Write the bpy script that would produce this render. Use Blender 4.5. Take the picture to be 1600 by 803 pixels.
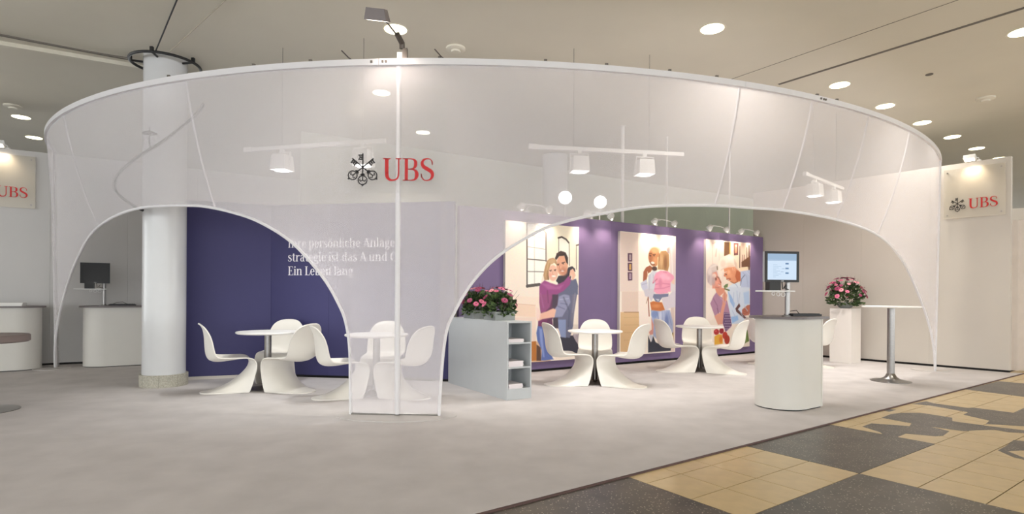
import bpy, math, random
import numpy as np
from mathutils import Vector, Matrix

R = math.radians
scene = bpy.context.scene
COL = scene.collection
for o in list(bpy.data.objects):
    bpy.data.objects.remove(o, do_unlink=True)

# ------------------------------------------------------------------ camera, world, exposure
cam_data = bpy.data.cameras.new('camera')
cam = bpy.data.objects.new('camera', cam_data)
COL.objects.link(cam)
cam_data.sensor_width = 36.0
cam_data.lens = 875.0 / 1600.0 * 36.0
cam_data.shift_y = 60.66 / 1600.0
cam_data.clip_end = 200
cam.matrix_world = Matrix.Translation((0, 0, 1.2)) @ Matrix.Rotation(R(90), 4, 'X') @ Matrix.Rotation(R(0.35), 4, 'Z')
scene.camera = cam

world = bpy.data.worlds.new('hall_ambient')
scene.world = world
world.use_nodes = True
wb = world.node_tree.nodes['Background']
wb.inputs[0].default_value = (0.955, 0.985, 1.0, 1)
wb.inputs[1].default_value = 3.1

scene.view_settings.view_transform = 'Standard'
scene.view_settings.look = 'None'
scene.view_settings.gamma = 1.0
scene.view_settings.use_curve_mapping = False
scene.view_settings.exposure = 0.22

# ------------------------------------------------------------------ helpers
def srgb(c):
    out = []
    for v in c[:3]:
        v = v / 255.0
        out.append(v / 12.92 if v <= 0.04045 else ((v + 0.055) / 1.055) ** 2.4)
    return (*out, 1.0)

MATS = {}
def mat(name, col, rough=0.5, metal=0.0, var=0.04, scale=6.0, bump=0.0, bscale=200.0, spec=0.5, emit=None, estr=0.0, coat=0.0):
    """procedural principled material: base colour with a faint noise variation, optional noise bump"""
    if name in MATS:
        return MATS[name]
    m = bpy.data.materials.new(name)
    m.use_nodes = True
    nt = m.node_tree
    b = nt.nodes['Principled BSDF']
    b.inputs['Roughness'].default_value = rough
    b.inputs['Metallic'].default_value = metal
    b.inputs['Specular IOR Level'].default_value = spec
    b.inputs['Coat Weight'].default_value = coat
    c = srgb(col)
    tc = nt.nodes.new('ShaderNodeTexCoord')
    if var > 0:
        n = nt.nodes.new('ShaderNodeTexNoise')
        n.inputs['Scale'].default_value = scale
        n.inputs['Detail'].default_value = 5
        nt.links.new(tc.outputs['Object'], n.inputs['Vector'])
        rp = nt.nodes.new('ShaderNodeValToRGB')
        rp.color_ramp.elements[0].position = 0.3
        rp.color_ramp.elements[1].position = 0.7
        rp.color_ramp.elements[0].color = tuple(v * (1 - var) for v in c[:3]) + (1,)
        rp.color_ramp.elements[1].color = tuple(min(1, v * (1 + var)) for v in c[:3]) + (1,)
        nt.links.new(n.outputs['Fac'], rp.inputs['Fac'])
        nt.links.new(rp.outputs['Color'], b.inputs['Base Color'])
    else:
        b.inputs['Base Color'].default_value = c
    if bump > 0:
        n2 = nt.nodes.new('ShaderNodeTexNoise')
        n2.inputs['Scale'].default_value = bscale
        n2.inputs['Detail'].default_value = 3
        nt.links.new(tc.outputs['Object'], n2.inputs['Vector'])
        bp = nt.nodes.new('ShaderNodeBump')
        bp.inputs['Strength'].default_value = bump
        bp.inputs['Distance'].default_value = 0.004
        nt.links.new(n2.outputs['Fac'], bp.inputs['Height'])
        nt.links.new(bp.outputs['Normal'], b.inputs['Normal'])
    if emit:
        b.inputs['Emission Color'].default_value = srgb(emit)
        b.inputs['Emission Strength'].default_value = estr
    MATS[name] = m
    return m

def tag(o, label=None, cat=None, group=None, kind=None):
    if label: o['label'] = label
    if cat: o['category'] = cat
    if group: o['group'] = group
    if kind: o['kind'] = kind
    return o

def empty(name, loc=(0, 0, 0), rz=0.0):
    o = bpy.data.objects.new(name, None)
    o.empty_display_size = 0.1
    COL.objects.link(o)
    o.location = loc
    o.rotation_euler = (0, 0, rz)
    return o

class MB:
    """collects shapes into one mesh"""
    def __init__(s):
        s.v = []; s.f = []
    def add(s, vs, fs):
        k = len(s.v)
        s.v += [tuple(p) for p in vs]
        s.f += [tuple(i + k for i in f) for f in fs]
        return s
    def box(s, c, d, rz=0.0):
        hx, hy, hz = d[0] / 2, d[1] / 2, d[2] / 2
        cr, sr = math.cos(rz), math.sin(rz)
        vs = []
        for z in (-hz, hz):
            for x, y in ((-hx, -hy), (hx, -hy), (hx, hy), (-hx, hy)):
                vs.append((c[0] + cr * x - sr * y, c[1] + sr * x + cr * y, c[2] + z))
        return s.add(vs, [(3, 2, 1, 0), (4, 5, 6, 7), (0, 1, 5, 4), (1, 2, 6, 5), (2, 3, 7, 6), (3, 0, 4, 7)])
    def prism(s, poly, z0, z1):
        n = len(poly)
        a = sum(poly[i][0] * poly[(i + 1) % n][1] - poly[(i + 1) % n][0] * poly[i][1] for i in range(n))
        if a < 0: poly = poly[::-1]
        vs = [(p[0], p[1], z0) for p in poly] + [(p[0], p[1], z1) for p in poly]
        fs = [tuple(range(n - 1, -1, -1)), tuple(range(n, 2 * n))]
        fs += [(i, (i + 1) % n, n + (i + 1) % n, n + i) for i in range(n)]
        return s.add(vs, fs)
    def lathe(s, prof, n=32, c=(0, 0, 0), cap=True):
        vs = []; fs = []
        m = len(prof)
        for (r, z) in prof:
            for k in range(n):
                a = 2 * math.pi * k / n
                vs.append((c[0] + r * math.cos(a), c[1] + r * math.sin(a), c[2] + z))
        for i in range(m - 1):
            for k in range(n):
                k2 = (k + 1) % n
                fs.append((i * n + k, i * n + k2, (i + 1) * n + k2, (i + 1) * n + k))
        if cap:
            fs.append(tuple(range(n - 1, -1, -1)))
            fs.append(tuple((m - 1) * n + k for k in range(n)))
        return s.add(vs, fs)
    def tube(s, path, r, n=8, closed=False):
        P = [Vector(p) for p in path]
        m = len(P)
        rr = r if isinstance(r, (list, tuple)) else [r] * m
        vs = []; fs = []
        prev = None
        for i in range(m):
            if closed:
                t = P[(i + 1) % m] - P[i - 1]
            else:
                t = P[min(i + 1, m - 1)] - P[max(i - 1, 0)]
            t.normalize()
            if prev is None:
                u = t.cross(Vector((0, 0, 1)))
                if u.length < 1e-3: u = t.cross(Vector((0, 1, 0)))
            else:
                u = prev - t * prev.dot(t)
                if u.length < 1e-4: u = t.cross(Vector((0, 1, 0)))
            u.normalize(); prev = u
            w = t.cross(u)
            for k in range(n):
                a = 2 * math.pi * k / n
                vs.append(P[i] + (u * math.cos(a) + w * math.sin(a)) * rr[i])
        for i in range(m if closed else m - 1):
            j = (i + 1) % m
            for k in range(n):
                k2 = (k + 1) % n
                fs.append((i * n + k, i * n + k2, j * n + k2, j * n + k))
        if not closed:
            fs.append(tuple(range(n - 1, -1, -1)))
            fs.append(tuple((m - 1) * n + k for k in range(n)))
        return s.add(vs, fs)
    def grid(s, G):
        """G: rows of points"""
        m, n = len(G), len(G[0])
        vs = [p for row in G for p in row]
        fs = [(i * n + k, i * n + k + 1, (i + 1) * n + k + 1, (i + 1) * n + k) for i in range(m - 1) for k in range(n - 1)]
        return s.add(vs, fs)
    def mesh(s, name, m=None, smooth=False):
        me = bpy.data.meshes.new(name)
        me.from_pydata([tuple(p) for p in s.v], [], s.f)
        me.update()
        if smooth:
            me.polygons.foreach_set('use_smooth', [True] * len(me.polygons))
            try:
                me.set_sharp_from_angle(angle=R(40))
            except Exception:
                pass
        if m: me.materials.append(m)
        return me
    def build(s, name, m, parent=None, smooth=False, loc=None, rz=None):
        o = bpy.data.objects.new(name, s.mesh(name, m, smooth))
        COL.objects.link(o)
        if parent: o.parent = parent
        if loc: o.location = loc
        if rz is not None: o.rotation_euler = (0, 0, rz)
        return o

def copy_tree(o, parent=None):
    c = o.copy()
    COL.objects.link(c)
    c.parent = parent
    for ch in list(o.children):
        copy_tree(ch, c)
    return c

def arc(cx, cy, rx, ry, a0, a1, n=16):
    return [(cx + rx * math.cos(R(a0 + (a1 - a0) * k / n)), cy + ry * math.sin(R(a0 + (a1 - a0) * k / n))) for k in range(n + 1)]

def smooth_path(pts, n=6):
    out = []; m = len(pts)
    for i in range(m - 1):
        q = [pts[max(i - 1, 0)], pts[i], pts[i + 1], pts[min(i + 2, m - 1)]]
        for k in range(n):
            t = k / n
            out.append(tuple(0.5 * (2 * b + (c - a) * t + (2 * a - 5 * b + 4 * c - d) * t * t + (3 * b - a - 3 * c + d) * t ** 3) for a, b, c, d in zip(*q)))
    return out + [tuple(pts[-1])]

def spot(name, loc, target, power, angle, col, blend=0.6, size=0.06):
    l = bpy.data.lights.new(name, 'SPOT')
    l.energy = power; l.spot_size = R(angle); l.spot_blend = blend; l.color = col; l.shadow_soft_size = size
    o = bpy.data.objects.new(name, l)
    COL.objects.link(o)
    o.location = loc
    d = Vector(target) - Vector(loc)
    o.rotation_euler = d.to_track_quat('-Z', 'Y').to_euler()
    return o

# directions of the stand: A along the carpet edge, B across it
AA = R(35.3)
A = Vector((math.cos(AA), math.sin(AA)))
B = Vector((math.sin(AA), -math.cos(AA)))

# ------------------------------------------------------------------ materials
m_white = mat('white_wall_paint', (207, 200, 191), 0.55, var=0.015, scale=2)
m_wleft = mat('dim_lit_white_wall_paint', (198, 196, 194), 0.55, var=0.015, scale=2)  # white left wall, its dimmer light put into the colour
m_blue = mat('wall_paint_cool_lit', (57, 55, 101), 0.6, var=0.02, scale=3)  # same paint as the purple wall, cool light put into the colour
m_purple = mat('wall_paint_warm_lit', (120, 102, 142), 0.6, var=0.02, scale=3)  # same paint as the violet walls, warm light put into the colour
m_chair = mat('white_moulded_plastic', (238, 234, 226), 0.32, var=0.01)
m_tabletop = mat('white_table_laminate', (242, 240, 236), 0.35, var=0.01)
m_steel = mat('brushed_steel', (150, 148, 146), 0.32, metal=1.0, var=0.05, scale=40)
m_darksteel = mat('dark_steel_base', (104, 98, 94), 0.4, metal=0.9, var=0.05, scale=30)
m_black = mat('black_plastic', (22, 22, 24), 0.45, var=0.05)
m_plinth = mat('black_plinth', (24, 23, 24), 0.7, var=0.05)
m_kiosk = mat('kiosk_white_laminate', (214, 211, 204), 0.45, var=0.01)
m_greytop = mat('grey_counter_top', (112, 104, 104), 0.45, var=0.04, scale=20)
m_shelf = mat('light_grey_cabinet_paint', (190, 194, 196), 0.42, var=0.01)
m_rail = mat('white_powder_coated_metal', (226, 224, 226), 0.4, var=0.01)
m_lampwhite = mat('white_lamp_housing', (232, 232, 230), 0.4, var=0.01)
m_column = mat('white_gloss_column_paint', (208, 209, 210), 0.22, var=0.01, coat=0.3)
m_stone = mat('speckled_stone_skirting', (172, 168, 154), 0.6, var=0.25, scale=60)
m_ceiling = mat('ceiling_plaster', (221, 216, 201), 0.9, var=0.02, scale=1.5)
m_slot = mat('ceiling_slot_grey', (112, 106, 98), 0.8, var=0.05)
m_hall = mat('grey_green_hall_wall', (186, 190, 170), 0.8, var=0.05, scale=1.2)
m_carpet = mat('pale_grey_carpet', (199, 194, 193), 0.95, var=0.07, scale=3.0, bump=0.6, bscale=320, spec=0.1)
m_carpetedge = mat('carpet_edge_trim', (92, 70, 66), 0.8, var=0.1)
m_grout = mat('tile_grout', (66, 52, 40), 0.9, var=0.1)
m_tile = mat('cream_floor_tile', (206, 182, 136), 0.32, var=0.07, scale=9, coat=0.15)
m_cable = mat('black_cable', (30, 29, 30), 0.6, var=0.05)
m_red = mat('red_lettering', (188, 20, 22), 0.5, var=0.02)
m_ink = mat('black_emblem_ink', (20, 18, 18), 0.5, var=0.02)
m_letter = mat('white_lettering', (236, 234, 238), 0.5, var=0.01)

def terrazzo():
    m = bpy.data.materials.new('dark_terrazzo')
    m.use_nodes = True
    nt = m.node_tree
    b = nt.nodes['Principled BSDF']
    b.inputs['Roughness'].default_value = 0.3
    tc = nt.nodes.new('ShaderNodeTexCoord')
    n = nt.nodes.new('ShaderNodeTexNoise'); n.inputs['Scale'].default_value = 5; n.inputs['Detail'].default_value = 6
    v = nt.nodes.new('ShaderNodeTexVoronoi'); v.inputs['Scale'].default_value = 48
    nt.links.new(tc.outputs['Object'], n.inputs['Vector']); nt.links.new(tc.outputs['Object'], v.inputs['Vector'])
    r1 = nt.nodes.new('ShaderNodeValToRGB')
    r1.color_ramp.elements[0].color = srgb((62, 58, 53)); r1.color_ramp.elements[1].color = srgb((90, 83, 74))
    r1.color_ramp.elements[0].position = 0.3; r1.color_ramp.elements[1].position = 0.7
    nt.links.new(n.outputs['Fac'], r1.inputs['Fac'])
    r2 = nt.nodes.new('ShaderNodeValToRGB')
    r2.color_ramp.elements[0].color = (1, 1, 1, 1); r2.color_ramp.elements[1].color = (0, 0, 0, 1)
    r2.color_ramp.elements[0].position = 0.16; r2.color_ramp.elements[1].position = 0.22
    nt.links.new(v.outputs['Distance'], r2.inputs['Fac'])
    mx = nt.nodes.new('ShaderNodeMix'); mx.data_type = 'RGBA'
    nt.links.new(r2.outputs['Color'], mx.inputs[0])
    nt.links.new(r1.outputs['Color'], mx.inputs[6])
    mx.inputs[7].default_value = srgb((178, 170, 152))
    nt.links.new(mx.outputs[2], b.inputs['Base Color'])
    return m
m_terrazzo = terrazzo()

def see_through(name, col, clear, gloss=0.0, trans=0.4):
    """sheer weave or clear acrylic: part of the light passes straight through"""
    m = bpy.data.materials.new(name)
    m.use_nodes = True
    nt = m.node_tree
    nt.nodes.clear()
    out = nt.nodes.new('ShaderNodeOutputMaterial')
    tr = nt.nodes.new('ShaderNodeBsdfTransparent')
    df = nt.nodes.new('ShaderNodeBsdfDiffuse'); df.inputs[0].default_value = srgb(col)
    tl = nt.nodes.new('ShaderNodeBsdfTranslucent'); tl.inputs[0].default_value = srgb(col)
    gl = nt.nodes.new('ShaderNodeBsdfGlossy'); gl.inputs['Roughness'].default_value = 0.12
    m1 = nt.nodes.new('ShaderNodeMixShader'); m1.inputs[0].default_value = trans
    nt.links.new(df.outputs[0], m1.inputs[1]); nt.links.new(tl.outputs[0], m1.inputs[2])
    m2 = nt.nodes.new('ShaderNodeMixShader'); m2.inputs[0].default_value = gloss
    nt.links.new(m1.outputs[0], m2.inputs[1]); nt.links.new(gl.outputs[0], m2.inputs[2])
    m3 = nt.nodes.new('ShaderNodeMixShader')
    # weave density varies very slightly from place to place
    tc = nt.nodes.new('ShaderNodeTexCoord')
    n = nt.nodes.new('ShaderNodeTexNoise'); n.inputs['Scale'].default_value = 1.2
    mr = nt.nodes.new('ShaderNodeMapRange')
    mr.inputs['To Min'].default_value = clear - 0.006; mr.inputs['To Max'].default_value = clear + 0.006
    nt.links.new(tc.outputs['Object'], n.inputs['Vector']); nt.links.new(n.outputs['Fac'], mr.inputs['Value'])
    # seen at a slant the weave closes up a little
    lw = nt.nodes.new('ShaderNodeLayerWeight'); lw.inputs['Blend'].default_value = 0.5
    co = nt.nodes.new('ShaderNodeMath'); co.operation = 'SUBTRACT'; co.inputs[0].default_value = 1.0
    nt.links.new(lw.outputs['Facing'], co.inputs[1])
    mxm = nt.nodes.new('ShaderNodeMath'); mxm.operation = 'MAXIMUM'; mxm.inputs[1].default_value = 0.86
    nt.links.new(co.outputs[0], mxm.inputs[0])
    iv = nt.nodes.new('ShaderNodeMath'); iv.operation = 'DIVIDE'; iv.inputs[0].default_value = 1.0
    nt.links.new(mxm.outputs[0], iv.inputs[1])
    pw = nt.nodes.new('ShaderNodeMath'); pw.operation = 'POWER'
    nt.links.new(mr.outputs[0], pw.inputs[0]); nt.links.new(iv.outputs[0], pw.inputs[1])
    nt.links.new(pw.outputs[0], m3.inputs[0])
    nt.links.new(m2.outputs[0], m3.inputs[1]); nt.links.new(tr.outputs[0], m3.inputs[2])
    nt.links.new(m3.outputs[0], out.inputs[0])
    return m
m_fabric = see_through('sheer_white_fabric', (252, 248, 250), 0.80, 0.0, 0.35)
m_acrylic = see_through('clear_acrylic', (240, 240, 236), 0.93, 0.3, 0.3)
m_sign = see_through('frosted_acrylic', (236, 230, 218), 0.45, 0.12, 0.4)

def glow(name, col, s):
    m = bpy.data.materials.new(name)
    m.use_nodes = True
    nt = m.node_tree
    nt.nodes.clear()
    out = nt.nodes.new('ShaderNodeOutputMaterial')
    e = nt.nodes.new('ShaderNodeEmission')
    e.inputs[0].default_value = srgb(col); e.inputs[1].default_value = s
    nt.links.new(e.outputs[0], out.inputs[0])
    return m
m_glow_warm = glow('lit_downlight_lens', (255, 246, 205), 7.0)
m_glow_white = glow('lit_spot_lens', (255, 253, 250), 12.0)
m_glow_flood = glow('lit_flood_lens', (255, 240, 225), 9.0)
m_screen = glow('lit_screen', (205, 222, 240), 0.95)
m_ui_dark = glow('screen_print_dark', (120, 150, 185), 0.8)
m_ui_bar = glow('screen_bar', (165, 190, 215), 0.85)

# ------------------------------------------------------------------ floor
fl = MB(); fl.prism([(-24, -8), (26, -8), (26, 34), (-24, 34)], -0.12, -0.006)
floor = tag(fl.build('floor', m_grout), kind='structure')
T = 0.342
O = Vector((2.384, 3.832))
def ij(i, j):
    return O + A * (T * i) + B * (T * j)
CE0 = Vector((-0.169, 3.078)); CD = Vector((math.cos(R(35.2)), math.sin(R(35.2))))   # carpet edge line
CN = Vector((CD.y, -CD.x))                                                            # towards the tiles
def off_carpet(p):
    return (p - CE0).dot(CN)
def slab(name, pts, z1, m, parent):
    return MB().prism([tuple(p) for p in pts], -0.006, z1).build(name, m, parent)
g = 0.0032
tile_mesh = MB().prism([(-T / 2 + g, -T / 2 + g), (T / 2 - g, -T / 2 + g), (T / 2 - g, T / 2 - g), (-T / 2 + g, T / 2 - g)], -0.006, 0.0).mesh('floor_tile', m_tile)
dark_blocks = []
for I in range(-5, 1):
    for J in range(-1, 4):
        if (I + J) % 2: dark_blocks.append((I, J))
ntile = 0
for I in range(-4, 6):
    for J in range(-1, 3):
        c = ij(I * 4 + 2, J * 4 + 2)
        if (I, J) in dark_blocks:
            if off_carpet(c) > -0.9:
                e = 0.004
                slab('terrazzo_slab', [ij(I * 4 + e, J * 4 + e), ij(I * 4 + 4 - e, J * 4 + e), ij(I * 4 + 4 - e, J * 4 + 4 - e), ij(I * 4 + e, J * 4 + 4 - e)], 0.0, m_terrazzo, floor)
            continue
        if I < -2 or J > 1: continue
        for a in range(4):
            for b in range(4):
                p = ij(I * 4 + a + .5, J * 4 + b + .5)
                if off_carpet(p) < -0.28 or ntile >= 300 or p.x > 11: continue
                o = bpy.data.objects.new('floor_tile', tile_mesh); COL.objects.link(o)
                o.parent = floor; o.location = (p.x, p.y, -0.0006 * random.Random(ntile).random()); o.rotation_euler = (0, 0, AA)
                ntile += 1
far = MB()
far.prism([tuple(ij(24, -4)), tuple(ij(60, -4)), tuple(ij(60, 40)), tuple(ij(24, 40))], -0.006, -0.001)
far.prism([tuple(ij(-8, 8)), tuple(ij(24, 8)), tuple(ij(24, 40)), tuple(ij(-8, 40))], -0.006, -0.0012)
far.build('distant_paving', m_tile, floor)
# dark inlaid figure running over the cream tiles
INLAY = [
 [(3.277, 5.228), (3.45, 5.362), (3.516, 5.341), (3.738, 5.255), (3.84, 5.373), (3.714, 5.615), (3.931, 5.797), (4.085, 5.866), (4.293, 5.872), (4.438, 5.635), (4.317, 5.481), (4.505, 5.275), (4.688, 5.12), (4.757, 5.024), (4.642, 4.902), (4.584, 5.006), (4.475, 5.044), (4.43, 5.127), (4.244, 5.108), (4.094, 5.069), (3.922, 5.245), (3.965, 5.066), (3.774, 4.893), (3.698, 4.879), (3.5, 4.966), (3.342, 4.844), (3.22, 4.79), (3.302, 5.015)],
 [(3.97, 5.986), (4.088, 6.059), (4.142, 6.021), (3.994, 5.92)],
 [(4.547, 6.365), (4.839, 6.531), (4.835, 6.396), (5.014, 6.147), (5.083, 6.17), (5.293, 5.902), (5.645, 6.167), (5.903, 6.236), (4.935, 5.212), (4.838, 5.284), (4.549, 5.368), (4.711, 5.517), (4.676, 5.792), (4.826, 5.916), (4.689, 6.272)],
 [(3.856, 4.436), (4.014, 4.549), (4.271, 4.76), (4.333, 4.731), (4.437, 4.686), (4.168, 4.401), (4.068, 4.441), (3.914, 4.411), (3.878, 4.233), (3.833, 4.184), (3.806, 4.241)],
 [(6.001, 7.404), (7.097, 8.157), (7.5, 7.72), (6.287, 6.869)]]
import bmesh
for pts in INLAY:
    bm = bmesh.new()
    f = bm.faces.new([bm.verts.new((x, y, 0.0004)) for x, y in pts])
    if f.normal.z < 0: f.normal_flip()
    bmesh.ops.triangulate(bm, faces=bm.faces[:])
    ex = bmesh.ops.extrude_face_region(bm, geom=bm.faces[:])
    for v in ex['geom']:
        if isinstance(v, bmesh.types.BMVert): v.co.z = -0.004
    bmesh.ops.recalc_face_normals(bm, faces=bm.faces[:])
    me = bpy.data.meshes.new('terrazzo_inlay'); bm.to_mesh(me); bm.free(); me.materials.append(m_terrazzo)
    o = bpy.data.objects.new('terrazzo_inlay', me); COL.objects.link(o); o.parent = floor

# carpet of the stand, with a dark edge trim
far_end = CE0 + CD * 10.25
near_end = CE0 - CD * 8.0
cp = [tuple(near_end), tuple(far_end), (8.03, 9.03), (5.43, 12.10), (-0.74, 8.06), (-0.80, 7.73), (-3.52, 8.17), (-4.72, 7.68), (-4.6, 11.05), (-10.3, 7.58), (-16, 4.1), (-16, -7)]
carpet = tag(MB().prism(cp, 0.0005, 0.010).build('floor_carpet', m_carpet), kind='structure')
ed = MB()
q = [near_end + CN * 0.002, far_end + CN * 0.002, far_end + CN * 0.022, near_end + CN * 0.022]
ed.prism([tuple(p) for p in q], 0.0005, 0.0085)
ed.build('edge_trim', m_carpetedge, carpet)

# ------------------------------------------------------------------ ceiling
CZ = 4.26
ceiling = tag(MB().prism([(-24, -8), (26, -8), (26, 34), (-24, 34)], CZ, CZ + 0.2).build('ceiling', m_ceiling), kind='structure')
def strip_between(p, q, w, z0, z1):
    p = Vector(p); q = Vector(q); d = (q - p).normalized(); n = Vector((-d.y, d.x)) * (w / 2)
    return [tuple(p + n), tuple(q + n), tuple(q - n), tuple(p - n)], z0, z1
s1 = Vector((3.839, 7.999)); s2 = Vector((5.361, 5.884)); d = (s2 - s1).normalized()
MB().prism(*strip_between(s1 - d * 0.05, s2 + d * 2.5, 0.045, CZ - 0.006, CZ + 0.01)).build('light_slot', m_slot, ceiling)
s1 = Vector((3.372, 7.417)); s2 = Vector((4.365, 6.003)); d = (s2 - s1).normalized()
MB().prism(*strip_between(s1 - d * 0.6, s2 + d * 2.5, 0.008, CZ - 0.003, CZ + 0.01)).build('panel_joint', m_slot, ceiling)
MB().prism(*strip_between((-7.6, 6.1), (-4.78, 7.65), 0.09, CZ - 0.05, CZ + 0.01)).build('cable_conduit', m_ceiling, ceiling)

# ------------------------------------------------------------------ walls: panels side by side on a black plinth
def wall(name, p0, p1, h, m, npan, thick=0.08, gap=0.002):
    """front face runs from p0 to p1 (p1 to the right as seen from the front); thickness goes backwards"""
    p0 = Vector(p0); p1 = Vector(p1)
    L = (p1 - p0).length; ang = math.atan2(p1.y - p0.y, p1.x - p0.x)
    w = tag(MB().box((L / 2, thick / 2 + 0.012, 0.028), (L - 0.02, thick - 0.03, 0.036)).build(name, m_plinth, None, loc=(p0.x, p0.y, 0), rz=ang), kind='structure')
    pw = L / npan
    me = MB().box((0, thick / 2, (h + 0.045) / 2), (pw - gap, thick, h - 0.045)).mesh('wall_panel', m)
    for k in range(npan):
        o = bpy.data.objects.new('wall_panel', me); COL.objects.link(o)
        o.parent = w; o.location = ((k + .5) * pw, 0, 0)
    return w
WL0 = Vector((-7.764, 9.14)); WLd = Vector((math.cos(R(31.5)), math.sin(R(31.5))))
wall('wall_left', WL0 - WLd * 3.0, WL0 + WLd * 4.4, 3.5, m_wleft, 7)
PM = Vector((2.209, 10.01)); PD = Vector((math.cos(R(33.22)), math.sin(R(33.22)))); PN = Vector((PD.y, -PD.x))
PE = PM + PD * 3.84
wall('wall_back_right', PM - PD * 3.55, PE, 2.5, m_purple, 5)
wall('wall_back_center', (-3.535, 8.165), (-0.80, 7.72), 2.5, m_blue, 3)
wall('wall_back_left', (-4.72, 7.66), (-3.512, 8.158), 2.5, m_blue, 1)
RE = Vector((8.03, 9.02)); RS = Vector((5.33, 12.4))
wall('wall_right', RS, RE, 3.5, m_white, 4, thick=0.10)
wall('wall_hall_far', (-3.95, 10.45), (12.0, 20.1), CZ - 0.01, m_hall, 10, thick=0.1)
# baseboard strip at the foot of the violet wall
MBb = MB().box((0.62, -0.012, 0.03), (1.2, 0.02, 0.04))
tag(MBb.build('baseboard_left', m_white, None, loc=(-4.72, 7.66, 0), rz=math.atan2(.48, 1.195)), kind='structure')

# neighbouring stand and white drape past the end of the right wall
wall('wall_neighbour', (9.3, 10.6), (11.3, 9.6), 2.9, m_white, 2)
m_drape = mat('white_drape_cloth', (232, 222, 214), 0.85, var=0.03)
dr = MB()
G = []
for z in (0.02, 1.0, 2.5):
    row = []
    for k in range(41):
        s = k / 40
        p = Vector((8.24, 9.25)) + Vector((0.86, -0.2)) * s
        row.append((p.x, p.y + 0.035 * math.sin(s * 50) * (1.2 - 0.2 * z), z))
    G.append(row)
dr.grid(G)
G2 = [[(x, y + 0.01, z) for x, y, z in r] for r in G][::-1]
dr.grid(G2)
tag(dr.build('drape', m_drape, None, True), 'white hanging drape beyond the end of the right-hand wall', 'curtain')

# ------------------------------------------------------------------ round column with cable ring
colm = empty('column', (-4.53, 7.30, 0))
tag(colm, 'round white glossy column with a stone skirting beside the violet wall', 'column')
MB().lathe([(0.248, 0.165), (0.248, CZ - 0.001)], 64).build('shaft', m_column, colm, True)
for k in range(8):
    a0, a1 = k * 45 + 0.4 + 20, k * 45 + 44.6 + 20
    pts = [(0.276 * x, 0.276 * y) for x, y in [(math.cos(R(a)), math.sin(R(a))) for a in np.linspace(a0, a1, 7)]]
    pts += [(0.24 * math.cos(R(a)), 0.24 * math.sin(R(a))) for a in np.linspace(a1, a0, 7)]
    MB().prism(pts, 0.010, 0.166).build('skirting_stone', m_stone, colm)
cr = empty('cable_ring', (-4.53, 7.30, 4.185))
tag(cr, 'black metal cable ring around the top of the round column', 'ring')
MB().tube([(0.40 * math.cos(R(a)), 0.40 * math.sin(R(a)), 0) for a in range(0, 360, 8)], 0.018, 8, True).build('hoop', m_black, cr, True)
for a in (100, 200, 280, 350):
    MB().tube([(0.248 * math.cos(R(a)), 0.248 * math.sin(R(a)), 0), (0.40 * math.cos(R(a)), 0.40 * math.sin(R(a)), 0)], 0.014, 6).build('bracket', m_black, cr)
    MB().box((0.40 * math.cos(R(a)), 0.40 * math.sin(R(a)), 0.03), (0.035, 0.035, 0.06)).build('clamp', m_black, cr)
def cable(name, pts, r, label, m=None):
    o = MB().tube(smooth_path(pts), r, 6).build(name, m or m_cable, None, True)
    return tag(o, label, 'cable')
cable('ceiling_cable', [(-4.42, 6.92, 4.20), (-3.49, 5.8, 4.24), (-3.15, 5.4, 4.255)], 0.008, 'black cable rising steeply from the column ring to the ceiling')
cable('ceiling_cable', [(-4.3, 6.98, 4.20), (-2.98, 5.79, 4.24), (-2.55, 5.4, 4.255)], 0.006, 'pale thin cable slanting right from the column ring', mat('pale_cable', (176, 168, 150), 0.7))
cable('ceiling_cable', [(-4.9, 7.18, 4.19), (-5.5, 6.87, 4.205), (-6.9, 6.1, 4.24)], 0.006, 'thin dark cable running left from the column ring, upper one', m_slot)
cable('ceiling_cable', [(-4.86, 7.12, 4.185), (-5.5, 6.80, 4.195), (-6.9, 6.0, 4.235)], 0.010, 'thick dark cable running left from the column ring, lower one', m_slot)
# cable sagging from the ring behind the fabric, with a small disc on a stem
cable('hanging_cable', [(-3.62, 6.55, 3.42), (-3.75, 6.6, 3.3), (-4.15, 6.7, 3.05), (-4.5, 6.75, 2.86), (-4.78, 6.8, 2.66), (-4.99, 7.03, 2.50), (-4.78, 7.02, 2.32), (-4.62, 7.0, 2.24)], 0.018, 'dark curved cable hanging behind the sheer fabric beside the column')
dl = empty('disc_fitting', (-4.37, 6.73, 2.93)); tag(dl, 'small dark disc on a stem above the curved cable', 'fitting')
MB().lathe([(0.02, 0.18), (0.08, 0.19), (0.08, 0.205), (0.01, 0.215)], 24).build('disc', m_cable, dl, True)
MB().tube([(0.02, 0, -0.02), (0, 0, 0.1), (0, 0, 0.27)], 0.009, 6).build('stem', m_cable, dl)

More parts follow.
